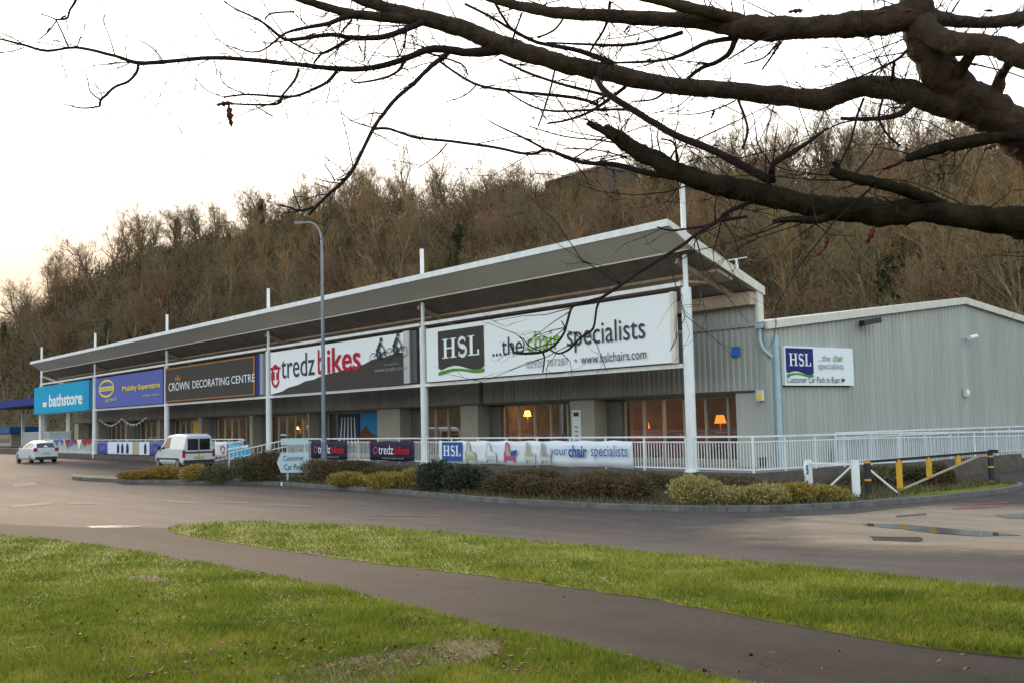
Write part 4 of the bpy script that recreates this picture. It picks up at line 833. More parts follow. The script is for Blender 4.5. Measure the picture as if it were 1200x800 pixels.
# ================================================================== VEHICLES
def loft(sts, name, m, parent):
    """sts: list of (x, [(y,z)...]) half sections, mirrored"""
    V = []; n = len(sts[0][1])
    for x, sec in sts:
        full = [(-y, z) for y, z in sec]+[(y, z) for y, z in reversed(sec)]
        for y, z in full: V.append((x, y, z))
    k = 2*n; Fs = []
    for i in range(len(sts)-1):
        for j_ in range(k): Fs.append((i*k+j_, i*k+(j_+1) % k, (i+1)*k+(j_+1) % k, (i+1)*k+j_))
    Fs += [tuple(range(k-1, -1, -1)), tuple((len(sts)-1)*k+j_ for j_ in range(k))]
    return MB().add(V, Fs).obj(name, m, parent, bevel=.03)
carw = mat('white_car_paint', (.62, .66, .70), .25, spec=.6, coat=.5)
tyre = mat('tyre_rubber', (.015, .015, .016), .9); rim = mat('wheel_rim', (.35, .36, .38), .3, metal=.7); redl = mat('tail_light_red', (.35, .02, .03), .2); bump_ = mat('dark_bumper', (.03, .03, .033), .6)
def wheel(x, y, r, parent):
    s = 1 if y > 0 else -1; w_ = MB().tube([(x, y-s*.20, r), (x, y-s*.17, r), (x, y-s*.02, r), (x, y, r)], [r*.9, r, r, r*.9], 24).obj('wheel', tyre, parent); MB().tube([(x, y-s*.02, r), (x, y+s*.012, r)], [r*.62, r*.6], 16).obj('rim', rim, w_)
def sec(w_, z0, zb, wr, zr): return [(w_*.0+.001, z0), (w_*.9, z0), (w_, z0+.14), (w_, zb), (wr, zr-.07), (wr-.12, zr), (.001, zr+.02)]
def secx(sts, x):
    for (xa, A_), (xb, B_) in zip(sts, sts[1:]):
        if xa <= x <= xb:
            t_ = (x-xa)/(xb-xa); return [(a[0]*(1-t_)+b_[0]*t_, a[1]*(1-t_)+b_[1]*t_) for a, b_ in zip(A_, B_)]
def sidewin(sts, x0, x1, x0t, x1t, parent, f0=.08, f1=.92):
    for s in (-1, 1):
        V = []
        for (x, f_) in ((x0, f0), (x1, f0), (x1t, f1), (x0t, f1)):
            q = secx(sts, x); y = q[3][0]*(1-f_)+q[4][0]*f_; z = q[3][1]*(1-f_)+q[4][1]*f_; V.append((x, s*(y+.012), z))
        MB().add(V, [(0, 1, 2, 3) if s < 0 else (3, 2, 1, 0)]).obj('side_window', M['cglass'], parent)
# x runs backwards: front at low x, rear at high x (vehicle heads along -x)
Pv = pz(233, 549, .33)
V_ = thing('panel_van', 'white panel van with two dark rear door windows parked by the steps', 'van', (Pv[0], Pv[1], .33), radians(2))
W2 = .86
vs = [(-3.95, sec(.60, .34, .62, .5, .68)), (-3.85, sec(.74, .26, .72, .62, .80)), (-3.2, sec(W2, .24, .92, .74, 1.0)), (-3.0, sec(W2, .24, .97, .74, 1.06)), (-2.45, sec(W2, .24, 1.02, .70, 1.62)), (-2.2, sec(W2, .24, 1.03, .69, 1.76)), (-1.5, sec(W2, .24, 1.03, .70, 1.80)), (-.25, sec(W2, .24, 1.03, .70, 1.78)), (-.03, sec(W2*.98, .26, 1.03, .68, 1.72)), (.0, sec(W2*.94, .3, 1.0, .66, 1.66))]
loft(vs, 'body', carw, V_)
sidewin(vs, -2.75, -1.7, -2.3, -1.75, V_)
MB().add([(-3.02, -.62, 1.09), (-3.02, .62, 1.09), (-2.36, .56, 1.66), (-2.36, -.56, 1.66)], [(0, 3, 2, 1)]).obj('windscreen', M['cglass'], V_)
for s in (-1, 1):
    y0, y1 = (.04, .60) if s > 0 else (-.60, -.04)
    MB().box(.0, .022, y0, y1, .98, 1.55).obj('rear_window', M['cglass'], V_, bevel=.02)
    MB().box(-.02, .025, s*.80-.07, s*.80+.07, .62, .98).obj('tail_light', redl, V_)
    MB().box(-2.95, -2.75, s*.86-.02, s*.86+s*.18+.02, 1.0, 1.18).obj('wing_mirror', M['black'], V_)
MB().box(.0, .014, -.012, .012, .42, 1.6).obj('door_gap', M['black'], V_); MB().box(.0, .02, -.78, .78, .82, .90).obj('trim_strip', bump_, V_); MB().box(-.03, .09, -.82, .82, .30, .48).obj('rear_bumper', bump_, V_); MB().box(-3.98, -3.8, -.72, .72, .26, .5).obj('front_bumper', bump_, V_)
MB().box(.015, .028, -.27, .27, .56, .67).obj('number_plate', flat('plate_yellow', (.55, .45, .08)), V_)
for s in (-1, 1): MB().box(-3.3, -.6, s*.87-.012, s*.87+.012, .50, .58).obj('side_strip', bump_, V_)
for x in (-3.2, -.62):
    for s in (-1, 1): wheel(x, s*.87, .30, V_)
Pc = pz(54, 541.6, .33)
H = thing('hatchback_car', 'small white hatchback parked at the far left below the cyan sign', 'car', (Pc[0], Pc[1], .33), radians(4))
W2 = .86
hs = [(-3.95, sec(.60, .34, .55, .5, .62)), (-3.82, sec(.76, .22, .62, .62, .70)), (-3.0, sec(W2, .2, .86, .70, .92)), (-2.8, sec(W2, .2, .90, .68, .98)), (-2.15, sec(W2, .2, .93, .60, 1.38)), (-1.6, sec(W2, .2, .95, .60, 1.47)), (-.8, sec(W2, .2, .98, .58, 1.44)), (-.35, sec(W2, .2, 1.0, .56, 1.36)), (-.06, sec(W2*.97, .24, .98, .60, 1.06)), (.0, sec(W2*.9, .28, .9, .62, .95))]
loft(hs, 'body', carw, H); sidewin(hs, -2.6, -1.45, -2.15, -1.45, H); sidewin(hs, -1.35, -.5, -1.35, -.7, H)
MB().add([(-.34, -.52, 1.33), (-.34, .52, 1.33), (-.045, .60, 1.02), (-.045, -.60, 1.02)], [(0, 3, 2, 1)]).add([(-.31, -.52, 1.345), (-.31, .52, 1.345), (-.02, .60, 1.03), (-.02, -.60, 1.03)], [(0, 3, 2, 1)]).obj('rear_window', M['cglass'], H)
MB().add([(-2.83, -.60, 1.02), (-2.83, .60, 1.02), (-2.16, .52, 1.41), (-2.16, -.52, 1.41)], [(0, 3, 2, 1)]).obj('windscreen', M['cglass'], H)
for s in (-1, 1): MB().box(-.1, .015, s*.70-.12, s*.70+.12, .78, 1.02).obj('tail_light', redl, H); MB().box(-2.55, -2.4, s*.86-.02, s*.86+s*.15+.02, .93, 1.06).obj('wing_mirror', carw, H)
MB().box(-.05, .05, -.70, .70, .24, .42).obj('rear_bumper', bump_, H); MB().box(.0, .02, -.26, .26, .60, .70).obj('number_plate', flat('plate_amber', (.5, .42, .1)), H)
for x in (-3.2, -.68):
    for s in (-1, 1): wheel(x, s*.86, .30, H)

# ================================================================== FILLING STATION, far left
P = py(0, 470, 14)
t = thing('station_canopy', 'flat station canopy with bright blue fascia beyond the far left shop', 'canopy', (P[0], 14, .3)); zc = P[2]-.3; P2_ = py(0, 478, 14); th = P[2]-P2_[2]
MB().box(-14, 22, 0, .3, zc-th, zc).box(21.9, 22.2, .3, 12, zc-th, zc).obj('fascia', flat('station_blue', (.012, .03, .22)), t); MB().box(-13.9, 21.8, .3, 12, zc-th+.1, zc-.05).obj('roof', M['soffit'], t)
for x in (-8, 5, 17): MB().box(x, x+.4, 5, 5.4, 0, zc-th+.1).obj('column', M['white'], t)
P = py(8, 500, 20); Pb = py(8, 507, 20)
t = thing('station_kiosk', 'small station kiosk with blue fascia at the left edge', 'kiosk', (P[0], 20, .3)); MB().box(-9, 3, 0, 5, 0, Pb[2]-.3).obj('wall', M['pilaster'], t); MB().box(-9.1, 4.5, -.6, 5, Pb[2]-.29, P[2]-.3).obj('fascia', flat('kiosk_blue', (.02, .10, .28)), t); MB().box(-6, 2, -.05, .0, .6, Pb[2]-.8).obj('window', M['cglass'], t)
P = py(35, 506, 10); t = thing('storage_container', 'pale grey storage container beyond the parked hatchback', 'container', (P[0], 10, .3)); MB().box(-3.4, 9, 0, 2.4, 0, P[2]-.3).obj('body', mat('container_grey', (.28, .32, .33), .6, noise=.1), t); MB().box(-3.45, 9.05, -.03, 2.43, P[2]-.42, P[2]-.28).obj('top_rail', M['clad'], t)
mb = MB()
o = MB().box(-110, -78, 1.5, 1.8, .2, .9).obj('low_wall', M['deckface']); tag(o, 'low brown wall beyond the far left end of the shops', 'wall')

# ================================================================== HILL
rx = np.array([-2600, -600, -420, -345, -300, -262, -235, -205, -183, -154, -133, -118, -104, -89, -78, -67, -60, -53, -46, -35, -26, -11, 60, 300], float)
rz = np.array([24, 24, 22, 25, 34, 42, 45, 43, 43, 42, 38, 34.5, 34.5, 30, 27.5, 28.5, 27.5, 28, 27, 25, 24, 23, 22, 21], float)
def hz(x, y):
    R = np.interp(x, rx, rz); yr = 80-26*ss(-150, -330, x)
    t_ = np.clip((y-31)/(yr-31), 0, 1.6); z = R*(1-(1-np.clip(t_, 0, 1))**1.35); z = np.where(t_ > 1, R-3*(t_-1), z)
    return z+np.where(t_ > .02, .9*np.sin(x*.21)*np.sin(y*.33), 0)
def hillgrid(x0, x1, y0, y1, nx, ny, m, name):
    X, Y = np.meshgrid(np.linspace(x0, x1, nx), np.linspace(y0, y1, ny), indexing='ij'); Z = hz(X, Y); V = np.stack([X.ravel(), Y.ravel(), Z.ravel()], 1)
    i, j_ = np.meshgrid(np.arange(nx-1), np.arange(ny-1), indexing='ij'); a = (i*ny+j_).ravel(); return npmesh(name, V, np.stack([a, a+ny, a+ny+1, a+1], 1), m, smooth=True)
struct(hillgrid(-700, 260, 31, 125, 240, 48, M['hill'], 'hill'))
mb = MB(); V = []; Fs = []
for i in range(61):
    a = pi+.12+(pi-.1)*i/60; R_ = 190; V += [(R_*cos(a), R_*sin(a), -1), (R_*1.1*cos(a), R_*1.1*sin(a), 15+5*sin(i*.9)+3*sin(i*2.3))]
for i in range(60): Fs.append((2*i, 2*i+2, 2*i+3, 2*i+1))
struct(mb.add(V, Fs).obj('reflection_hills', M['hill']))  # unseen ring behind the camera, added for brown reflections in the shop glass

# woodland trees: variants grown once, then copied
class Grow:
    def __init__(s, seed): s.r = np.random.default_rng(seed); s.trunk = MB(); s.V = []; s.F = []; s.limb = MB()
    def ribbon(s, a, b, w_):
        d = b-a; side = np.cross(d, s.r.normal(0, 1, 3)); l = np.linalg.norm(side)
        if l < 1e-6: return
        side = side/l*w_/2; k = len(s.V); s.V += [a-side, a+side, b+side*.4, b-side*.4]; s.F.append((k, k+1, k+2, k+3))
    def branch(s, p, d, L, r_, lvl, up):
        n = 4 if lvl < 2 else 3; pts = [p]; rs = [r_]; dd = d.copy()
        for i in range(n):
            dd = dd+s.r.normal(0, .14+.05*lvl, 3); dd[2] += up*(.12 if lvl else .05); dd /= np.linalg.norm(dd); pts.append(pts[-1]+dd*L/n); rs.append(r_*(1-.72*(i+1)/n))
        if lvl == 0: s.trunk.tube(pts, rs, 6)
        elif lvl <= 2 and r_ > .03: s.limb.tube(pts, rs, 4, cap=False)
        else:
            for a, b in zip(pts, pts[1:]): s.ribbon(a, b, max(.035, r_*2))
        if lvl >= 4: return
        nch = [s.nb, 5, 5, 4][lvl]
        for c in range(nch):
            f_ = s.r.uniform(s.lo if lvl == 0 else .2, 1.0); x = f_*n; i = min(int(x), n-1); q = pts[i]+(pts[i+1]-pts[i])*(x-i)
            a = s.r.uniform(0, 2*pi); base = (pts[i+1]-pts[i]); base /= np.linalg.norm(base); pr_ = np.cross(base, [cos(a), sin(a), .3]); pr_ /= np.linalg.norm(pr_)+1e-9
            sp = s.r.uniform(.45, .95)*s.spread; nd = base*cos(sp)+pr_*sin(sp); nd /= np.linalg.norm(nd)
            s.branch(q, nd, L*s.r.uniform(.38, .62)*(1.15-.35*f_ if lvl == 0 else 1), max(.012, r_*(1-.7*f_)*.55), lvl+1, up)
    def leafblob(s, c, r_, n, size):
        d = s.r.normal(0, 1, (n, 3)); d /= np.linalg.norm(d, axis=1)[:, None]; p = np.array(c)+d*np.array(r_)*(s.r.uniform(.45, 1.08, n)**.6)[:, None]
        V = []; 
        for q in p:
            e = s.r.normal(0, 1, 3); e /= np.linalg.norm(e); g_ = np.cross(e, s.r.normal(0, 1, 3)); g_ /= np.linalg.norm(g_)+1e-9; z_ = size*s.r.uniform(.6, 1.4)
            k = len(s.V2); s.V2 += [q-e*z_, q-g_*z_*.6, q+e*z_, q+g_*z_*.6]; s.F2.append((k, k+1, k+2, k+3))
def bare(seed, h, nb, lo, spread, tm, label, up=1.0, nm='bare_tree'):
    g = Grow(seed); g.nb = nb; g.lo = lo; g.spread = spread
    t = thing(nm, label, 'tree', (0, 0, -50), 0, 'trees on the wooded hill')
    nst = 1 if seed % 3 else 2
    for k in range(nst):
        g.branch(np.array([.5*k, .2*k, -1.0]), np.array([.06*(k*2-1)*(nst > 1), .05, 1.]), h*(1-.12*k)*.82, .20+h*.009, 0, up)
    g.trunk.obj('trunk', M['trunk1'], t)
    k = len(g.limb.v); V = g.limb.v+[tuple(v) for v in g.V]; Fq = list(g.limb.f)+[tuple(i+k for i in f_) for f_ in g.F]
    npmesh('crown', V, Fq, tm, t)
    return t, g
variants = []
labs = ['bare brown twiggy tree on the wooded hill behind the shops', 'bare greyish olive tree with fine upright twigs on the wooded hill', 'bare brown tree with golden backlight in its twig colour on the wooded hill', 'bare tree with trunk wrapped in dark green ivy on the wooded hill', 'dark green ivy laden columnar tree on the wooded hill', 'young thin upright bare tree on the wooded hill']
for sd_, h_, nb, lo, spd, tm, li in ((1, 9, 15, .22, .95, 'twigs1', 0), (2, 10, 16, .25, .8, 'twigs2', 1), (3, 8.5, 15, .2, 1.0, 'twigs1', 0), (4, 9.5, 15, .25, .85, 'twigs3', 2), (5, 8, 14, .2, 1.05, 'twigs2', 1), (7, 11, 12, .3, .55, 'twigs3', 5), (8, 9, 15, .15, .9, 'twigs2', 1)):
    variants.append((bare(sd_, h_, nb, lo, spd, M[tm], labs[li], 1.0)[0], labs[li], h_))
def addivy(t, g, blobs, size):
    g.V2 = []; g.F2 = []
    for c, r_, n in blobs: g.leafblob(c, r_, n, size)
    npmesh('ivy', g.V2, g.F2, M['ivy'], t)
t, g = bare(11, 9.5, 12, .35, .8, M['twigs2'], labs[3], 1.0, 'ivy_tree'); addivy(t, g, [((0, 0, 1.5+.9*k), (.75-.04*k+.2*(k % 2), .75-.04*k, .9), 220) for k in range(7)], .13); variants.append((t, labs[3], 9.5))
t, g = bare(12, 8.5, 10, .3, .7, M['twigs1'], labs[4], 1.0, 'ivy_tree'); addivy(t, g, [((.4*sin(k*2.1), .4*cos(k*1.7), 1.2+.85*k), (1.35-.12*k, 1.3-.12*k, 1.0), 420) for k in range(8)], .15); variants.append((t, labs[4], 8.5))
t, g = bare(13, 7.5, 12, .25, .9, M['twigs1'], labs[3], 1.0, 'ivy_tree'); addivy(t, g, [((.3, 0, 1.5+.8*k), (.9+.1*(k % 2), .8, .8), 260) for k in range(5)], .14); variants.append((t, labs[3], 7.5))
NV = len(variants)
pv = np.array([1.7, 1.5, 1.6, .9, 1.5, .7, 1.5, .7, .15, .6]); pv /= pv.sum()
pts = []
tries = 0
while len(pts) < 225 and tries < 60000:
    tries += 1
    u = RNG.uniform(-60, 1260); yy = 33+47*RNG.random()**.75; P = py(u, 300, yy); x = P[0]
    if x < -440: continue
    yr = 80-26*float(ss(-150, -330, x))
    if yy > yr+1: continue
    d_ = sqrt((x-CAM[0])**2+(yy-CAM[1])**2); mind = 1.6+d_*.0125
    if all((x-a)**2+(yy-b_)**2 > mind**2 for a, b_ in pts): pts.append((x, yy))
# extra trees right along the skyline
sky_us = list(np.arange(-20, 1225, 17.0))
for u in sky_us:
    if len(pts) > 292: break
    uu = u+RNG.uniform(-5, 5); yr_ = 79.0
    for _ in range(6): P = py(uu, 300, yr_); yr_ = 79-26*float(ss(-150, -330, P[0]))
    pts.append((P[0], yr_+RNG.uniform(-3, 1)))
first = set()
for i, (x, y) in enumerate(pts):
    k = RNG.choice(NV, p=pv); root, lb, h_ = variants[k]; s_ = RNG.uniform(.75, 1.2)*(1+.45*float(ss(-100, -280, x)))
    loc = (x, y, float(hz(x, y))-.2); rr = RNG.uniform(0, 2*pi)
    if k not in first: first.add(k); root.location = loc; root.rotation_euler = (0, 0, rr); root.scale = (s_, s_, s_)
    else: dup(root, loc, rr, lb, (s_, s_, s_*RNG.uniform(.9, 1.1)))
for k in range(NV):
    if k not in first:
        variants[k][0].location = (-60-k*9, 60, float(hz(-60-k*9, 60)))
# undergrowth: thickets of twigs and evergreen scrub, one mass each
def scrub(n, m, name, leaf, seed, zlo=0, zhi=5.5):
    r = np.random.default_rng(seed); V = []; Fq = []
    u = r.uniform(-80, 1300, n); yy = 32+50*r.random(n)**.8
    X = np.array([py(a, 300, b_)[0] for a, b_ in zip(u, yy)]); k = X > -420; X, yy = X[k], yy[k]; Z = hz(X, yy); d = np.hypot(X-CAM[0], yy-CAM[1]); N = len(X); sc = np.clip(d/120, .5, 3.0)
    # clumpy height field
    cl = np.clip(.5+.5*np.sin(X*.43+2*np.sin(yy*.37))*np.cos(yy*.5+X*.13), 0, 1)
    base = Z+r.uniform(zlo, zhi, N)*(.35+.65*cl); yr = 80-26*ss(-150, -330, X); base = np.where(yy > yr, np.minimum(base, Z+3), base)
    P = np.stack([X, yy, base], 1)
    if leaf:
        a = r.normal(0, 1, (N, 3)); a /= np.linalg.norm(a, axis=1)[:, None]; b_ = np.cross(a, r.normal(0, 1, (N, 3))); b_ /= np.linalg.norm(b_, axis=1)[:, None]; s = (leaf*sc*r.uniform(.6, 1.5, N))[:, None]
        V = np.stack([P-a*s, P-b_*s*.6, P+a*s, P+b_*s*.6], 1)
    else:
        a = r.normal(0, .55, (N, 3)); a[:, 2] = np.abs(a[:, 2])+.7; L = (r.uniform(.5, 1.5, N)*np.sqrt(sc))[:, None]; a = a/np.linalg.norm(a, axis=1)[:, None]*L; b_ = np.cross(a, r.normal(0, 1, (N, 3))); b_ /= np.linalg.norm(b_, axis=1)[:, None]; s = (.024*sc)[:, None]
        V = np.stack([P-b_*s, P+b_*s, P+a+b_*s*.3, P+a-b_*s*.3], 1)
    return npmesh(name, V.reshape(-1, 3), np.arange(N*4).reshape(-1, 4), m)
stuff(scrub(60000, M['twigs1'], 'undergrowth', 0, 9, 1.5, 8.5)); stuff(scrub(150000, M['under'], 'undergrowth', 0, 3)); stuff(scrub(50000, M['twigs2'], 'undergrowth', 0, 4, 0, 6.5)); stuff(scrub(60000, M['undergreen'], 'undergrowth', .15, 5, 0, 5.5)); stuff(scrub(40000, M['under'], 'undergrowth', .12, 6, 0, 3.5))
# dark houses at the top of the hill
for u0, u1, vt, lb in ((640, 702, 203, 'dark flat topped house block among the trees on the skyline'), (738, 800, 206, 'second dark house block on the skyline right of the bright gap')):
    y = 84; a = py(u0, vt, y); b_ = py(u1, vt, y); t = thing('hill_house', lb, 'house', ((a[0]+b_[0])/2, y, 0)); hw = (b_[0]-a[0])/2; hm = mat('house_brick', (.08, .06, .05), .9, noise=.2, scale=.5)
    MB().box(-hw, hw, 0, 8, 20, a[2]-1.6).obj('wall', hm, t); MB().add([(-hw-.3, -.3, a[2]-1.6), (hw+.3, -.3, a[2]-1.6), (hw+.3, 8.3, a[2]-1.6), (-hw-.3, 8.3, a[2]-1.6), (-hw+.8, 3.5, a[2]), (hw-.8, 3.5, a[2])], [(0, 1, 5, 4), (1, 2, 5), (2, 3, 4, 5), (3, 0, 4), (0, 3, 2, 1)]).obj('roof', mat('house_slate', (.05, .045, .045), .8), t)

# ================================================================== SHRUBS IN THE BED
def shrub(seed, rx_, ry_, rz_, n, m, label, leafs=.035, nm='shrub'):
    r = np.random.default_rng(seed); t = thing(nm, label, 'shrub', (0, 0, 0), 0, 'shrubs in the kerbside bed')
    lob = [(r.uniform(-.55, .55)*rx_, r.uniform(-.45, .45)*ry_, r.uniform(.35, .62)*rz_, r.uniform(.42, .62)) for _ in range(9)]+[(0, 0, .45*rz_, .7)]
    V = []; Fq = []
    for q in range(n):
        lx, ly, lz, lr = lob[r.integers(len(lob))]; d = r.normal(0, 1, 3); d /= np.linalg.norm(d); rad = lr*r.uniform(.72, 1.06)
        p = np.array([lx+d[0]*rx_*rad, ly+d[1]*ry_*rad, max(.02, lz+d[2]*rz_*rad*.85)]); e = d*.7+r.normal(0, .6, 3)+np.array([0, 0, .3]); e /= np.linalg.norm(e); g_ = np.cross(e, r.normal(0, 1, 3)); g_ /= np.linalg.norm(g_)+1e-9; s = leafs*r.uniform(.6, 1.5); k = len(V)
        V += [p-g_*s*.35, p+e*s*.9-g_*s*.1, p+e*s*1.5, p+g_*s*.35]; Fq.append((k, k+1, k+2, k+3))
    npmesh('foliage', V, Fq, m, t)
    st = MB()
    for q in range(9):
        a = r.uniform(0, 2*pi); st.tube([(0, 0, -.05), (cos(a)*rx_*.3, sin(a)*ry_*.3, rz_*.4), (cos(a)*rx_*.55, sin(a)*ry_*.55, rz_*.75)], [.02, .014, .006], 4)
    st.obj('stems', M['twig'], t)
    # inner dark mass of dead twigs
    return t
SH = {'gold': mat('golden_conifer', (.20, .145, .022), .8, col2=(.33, .24, .045), scale=6), 'goldpale': mat('pale_gold_shrub', (.24, .19, .06), .8, col2=(.38, .31, .11), scale=6), 'green': mat('dark_green_shrub', (.022, .032, .014), .7, noise=.4, scale=5), 'brown': mat('brown_shrub', (.06, .038, .018), .9, col2=(.13, .085, .035), scale=4), 'mid': mat('olive_shrub', (.06, .06, .018), .8, col2=(.11, .10, .03), scale=4), 'or': mat('orange_heather', (.24, .12, .02), .8, col2=(.30, .20, .04), scale=5)}
rows = [ # u centre, v bottom, half width px, height px, kind, label
 (150, 563, 20, 9, 'or', 'low orange heather clump at the far left tip of the bed'), (185, 562, 22, 12, 'or', 'orange and gold shrub second from the left tip of the bed'), (222, 563, 22, 15, 'gold', 'golden shrub in front of the white van'),
 (255, 564, 20, 17, 'mid', 'olive shrub just right of the white van'), (283, 564, 20, 23, 'mid', 'taller olive shrub left of the direction sign'), (309, 564, 20, 28, 'brown', 'brown shrub beside the left edge of the direction sign'),
 (322, 556, 14, 26, 'mid', 'green topped shrub behind the direction sign'), (376, 565, 20, 21, 'brown', 'round brown shrub at the foot of the lamp column'), (408, 570, 22, 15, 'gold', 'golden low shrub right of the lamp column'), (447, 572, 22, 16, 'gold', 'golden low shrub under the bike shop banner'), (482, 572, 18, 18, 'gold', 'golden shrub touching the dark green one'),
 (512, 575, 22, 28, 'green', 'dark green shrub left half of the big pair'), (547, 577, 24, 29, 'green', 'dark green shrub right half of the big pair'), (592, 580, 20, 22, 'brown', 'brown shrub just right of the dark green pair'), (625, 582, 22, 21, 'brown', 'low brown shrub below the chair banner pictures'),
 (665, 583, 24, 21, 'brown', 'brown shrub below the chair banner lettering'), (705, 584, 24, 22, 'brown', 'brown shrub below the right end of the chair banner'), (748, 586, 24, 27, 'brown', 'broad brown shrub left of the pale golden one'), (815, 590, 28, 26, 'goldpale', 'large pale golden shrub near the kerb under the nearest post'),
 (862, 590, 24, 20, 'goldpale', 'pale golden shrub second right of the nearest post'), (900, 590, 24, 20, 'goldpale', 'pale golden shrub third right of the nearest post'), (938, 588, 24, 19, 'gold', 'golden shrub under the round sign'), (972, 587, 22, 18, 'gold', 'golden shrub beside the white gate post'),
 (620, 562, 30, 14, 'brown', 'back row brown ground cover below the middle of the banner'), (690, 564, 34, 13, 'brown', 'back row brown ground cover below the banner end'), (540, 555, 26, 12, 'mid', 'back row green ground cover behind the dark pair'), (460, 553, 30, 11, 'brown', 'back row brown ground cover below the bike banner'), (415, 552, 24, 12, 'brown', 'back row brown ground cover right of the lamp column'),
 (770, 567, 34, 14, 'brown', 'back row brown ground cover left of the nearest post'), (850, 567, 34, 13, 'brown', 'back row reddish ground cover right of the nearest post'), (915, 566, 30, 14, 'brown', 'back row brown ground cover left of the round sign'), (975, 566, 28, 14, 'mid', 'back row olive ground cover behind the low white barrier'), (1070, 566, 22, 20, 'mid', 'olive bush behind the swing gate droppers'), (1098, 568, 16, 20, 'brown', 'dark twiggy bush behind the swing gate'), (1035, 566, 18, 18, 'mid', 'green bush right of the front gate post')]
for i, (u, v, hw, h, kd, lb) in enumerate(rows):
    P = pz(u, v, .13+.0); P = pz(u, v, .13+(0.33 if P[0] < -30 else 0)); d_ = float((P-CAM)@fw)
    back = (v < 570 and u > 400)
    if P[1] > -1.0 and P[0] < 2.6:
        P = py(u, v, -1.1)
    if 2.6 < 3.9 and u > 950 and back: P = pz(u, v, .13); P[0] = max(P[0], 3.6)
    R_ = hw*d_/F*1.3; hh = h*d_/F*1.12*random.uniform(.85, 1.15)
    q = shrub(100+i, R_, max(.5, min(R_*.9, 1.2)), hh, int(3600+1800*(hw/22)), SH[kd], lb, .05 if kd != 'green' else .055, {'or': 'heather', 'gold': 'golden_shrub', 'goldpale': 'golden_shrub'}.get(kd, 'shrub'))
    vd = np.array([fw[0], fw[1]])/np.hypot(fw[0], fw[1]); bx = P[:2]+vd*min(R_*.6, .7)*(0 if back else 1)
    q.location = (bx[0], bx[1], .12+float(gh(bx[0], bx[1])))
# tufts in the bed
stuff(npmesh('ground_cover', *(lambda r: (lambda x, y, h, a, N: (np.stack([np.stack([x-.012*np.cos(a), y-.012*np.sin(a), np.full(N, .12)], 1), np.stack([x+.012*np.cos(a), y+.012*np.sin(a), np.full(N, .12)], 1), np.stack([x+h*.6*np.sin(a*3), y+h*.6*np.cos(a*5), .12+h], 1)], 1).reshape(-1, 3), np.arange(N*3).reshape(-1, 3)))(*(lambda q: (q[0], q[1], r.uniform(.04, .22, len(q[0])), r.uniform(0, 6.28, len(q[0])), len(q[0])))((lambda x, y: (lambda k: (x[k], y[k]))(inpoly(x, y, bed_poly) & ~((x > 6.9))))(r.uniform(-20, 7.3, 60000), r.uniform(-6, 7.5, 60000)))))(np.random.default_rng(5)), mat('ground_cover_leaf', (.05, .04, .02), .8, col2=(.12, .10, .03), scale=1.5), k=3))

# ================================================================== OVERHANGING TREE (trunk just out of view on the right)
OT = thing('overhanging_tree', 'mossy old oak reaching bare limbs across the picture from the right', 'tree', (0, 0, 0))
rr = np.random.default_rng(21)
def limb(nodes, name, m, n=10, wig=.35):
    """nodes (u, v, width px, distance): a limb in its own place in space"""
    ctrl = smoothline([np.array([*pd(u, v, d), w_*d/F/2*(.88 if w_ > 30 else (1.08 if w_ < 8 else 1))]) for u, v, w_, d in nodes], 4); pts = []; rs = []
    for i, c in enumerate(ctrl):
        r_ = max(.0016, c[3]); pts.append(c[:3]+rr.normal(0, 1, 3)*r_*wig*.13); rs.append(r_*(1+rr.normal(0, .03)))
    return pts, rs, n
big = MB(); mossy = MB(); small = MB(); twigsV = []; twigsF = []
from mathutils import noise as mnoise
def put(mbx, nodes, n=10):
    pts, rs, n = limb(nodes, '', None, n)
    if mbx is small: mbx.tube(pts, rs, n); return pts, rs
    fine = smoothline([np.array([*p, q]) for p, q in zip(pts, rs)], 5 if len(pts) < 60 else 3); k0 = len(mbx.v); n = max(20, n*2)
    mbx.tube([q[:3] for q in fine], [max(.002, q[3]) for q in fine], n)
    for i, q in enumerate(fine):
        for k in range(n):
            v = np.array(mbx.v[k0+i*n+k]); c = np.array(q[:3]); d = v-c; l = np.linalg.norm(d)+1e-9
            a = 2*pi*k/n; h = mnoise.noise(Vector((cos(a)*4.5, sin(a)*4.5, i*.13)))*.09+mnoise.noise(Vector((v[0]*12, v[1]*12, v[2]*12)))*.13+abs(mnoise.noise(Vector((v[0]*38, v[1]*38, v[2]*38))))*.14
            mbx.v[k0+i*n+k] = tuple(c+d*(1+h))
    return pts, rs
T = []
T.append(put(big, [(1560, 900, 210, 6.9), (1500, 620, 170, 6.9), (1430, 430, 150, 6.9), (1340, 315, 96, 6.9), (1265, 232, 70, 6.9), (1200, 163, 54, 7.0), (1155, 128, 52, 7.0), (1112, 98, 50, 7.0), (1087, 58, 44, 7.0), (1076, 20, 42, 7.05), (1072, -30, 40, 7.1), (1060, -120, 34, 7.2), (1030, -260, 24, 7.5), (1060, -400, 14, 7.8), (1010, -540, 4, 8.1)], 16))
T.append(put(big, [(1130, 128, 42, 7.0), (1090, 116, 34, 7.05), (1045, 104, 26, 7.15), (1000, 103, 23, 7.3), (965, 117, 25, 7.4), (930, 114, 21, 7.5), (850, 106, 20, 7.7), (790, 101, 19, 7.9), (720, 88, 20, 8.1), (650, 72, 20, 8.3), (600, 57, 21, 8.5), (540, 34, 19, 8.7), (480, 17, 16, 8.9), (430, 2, 13, 9.0), (390, -14, 10, 9.1), (300, -45, 7, 9.3)], 12))
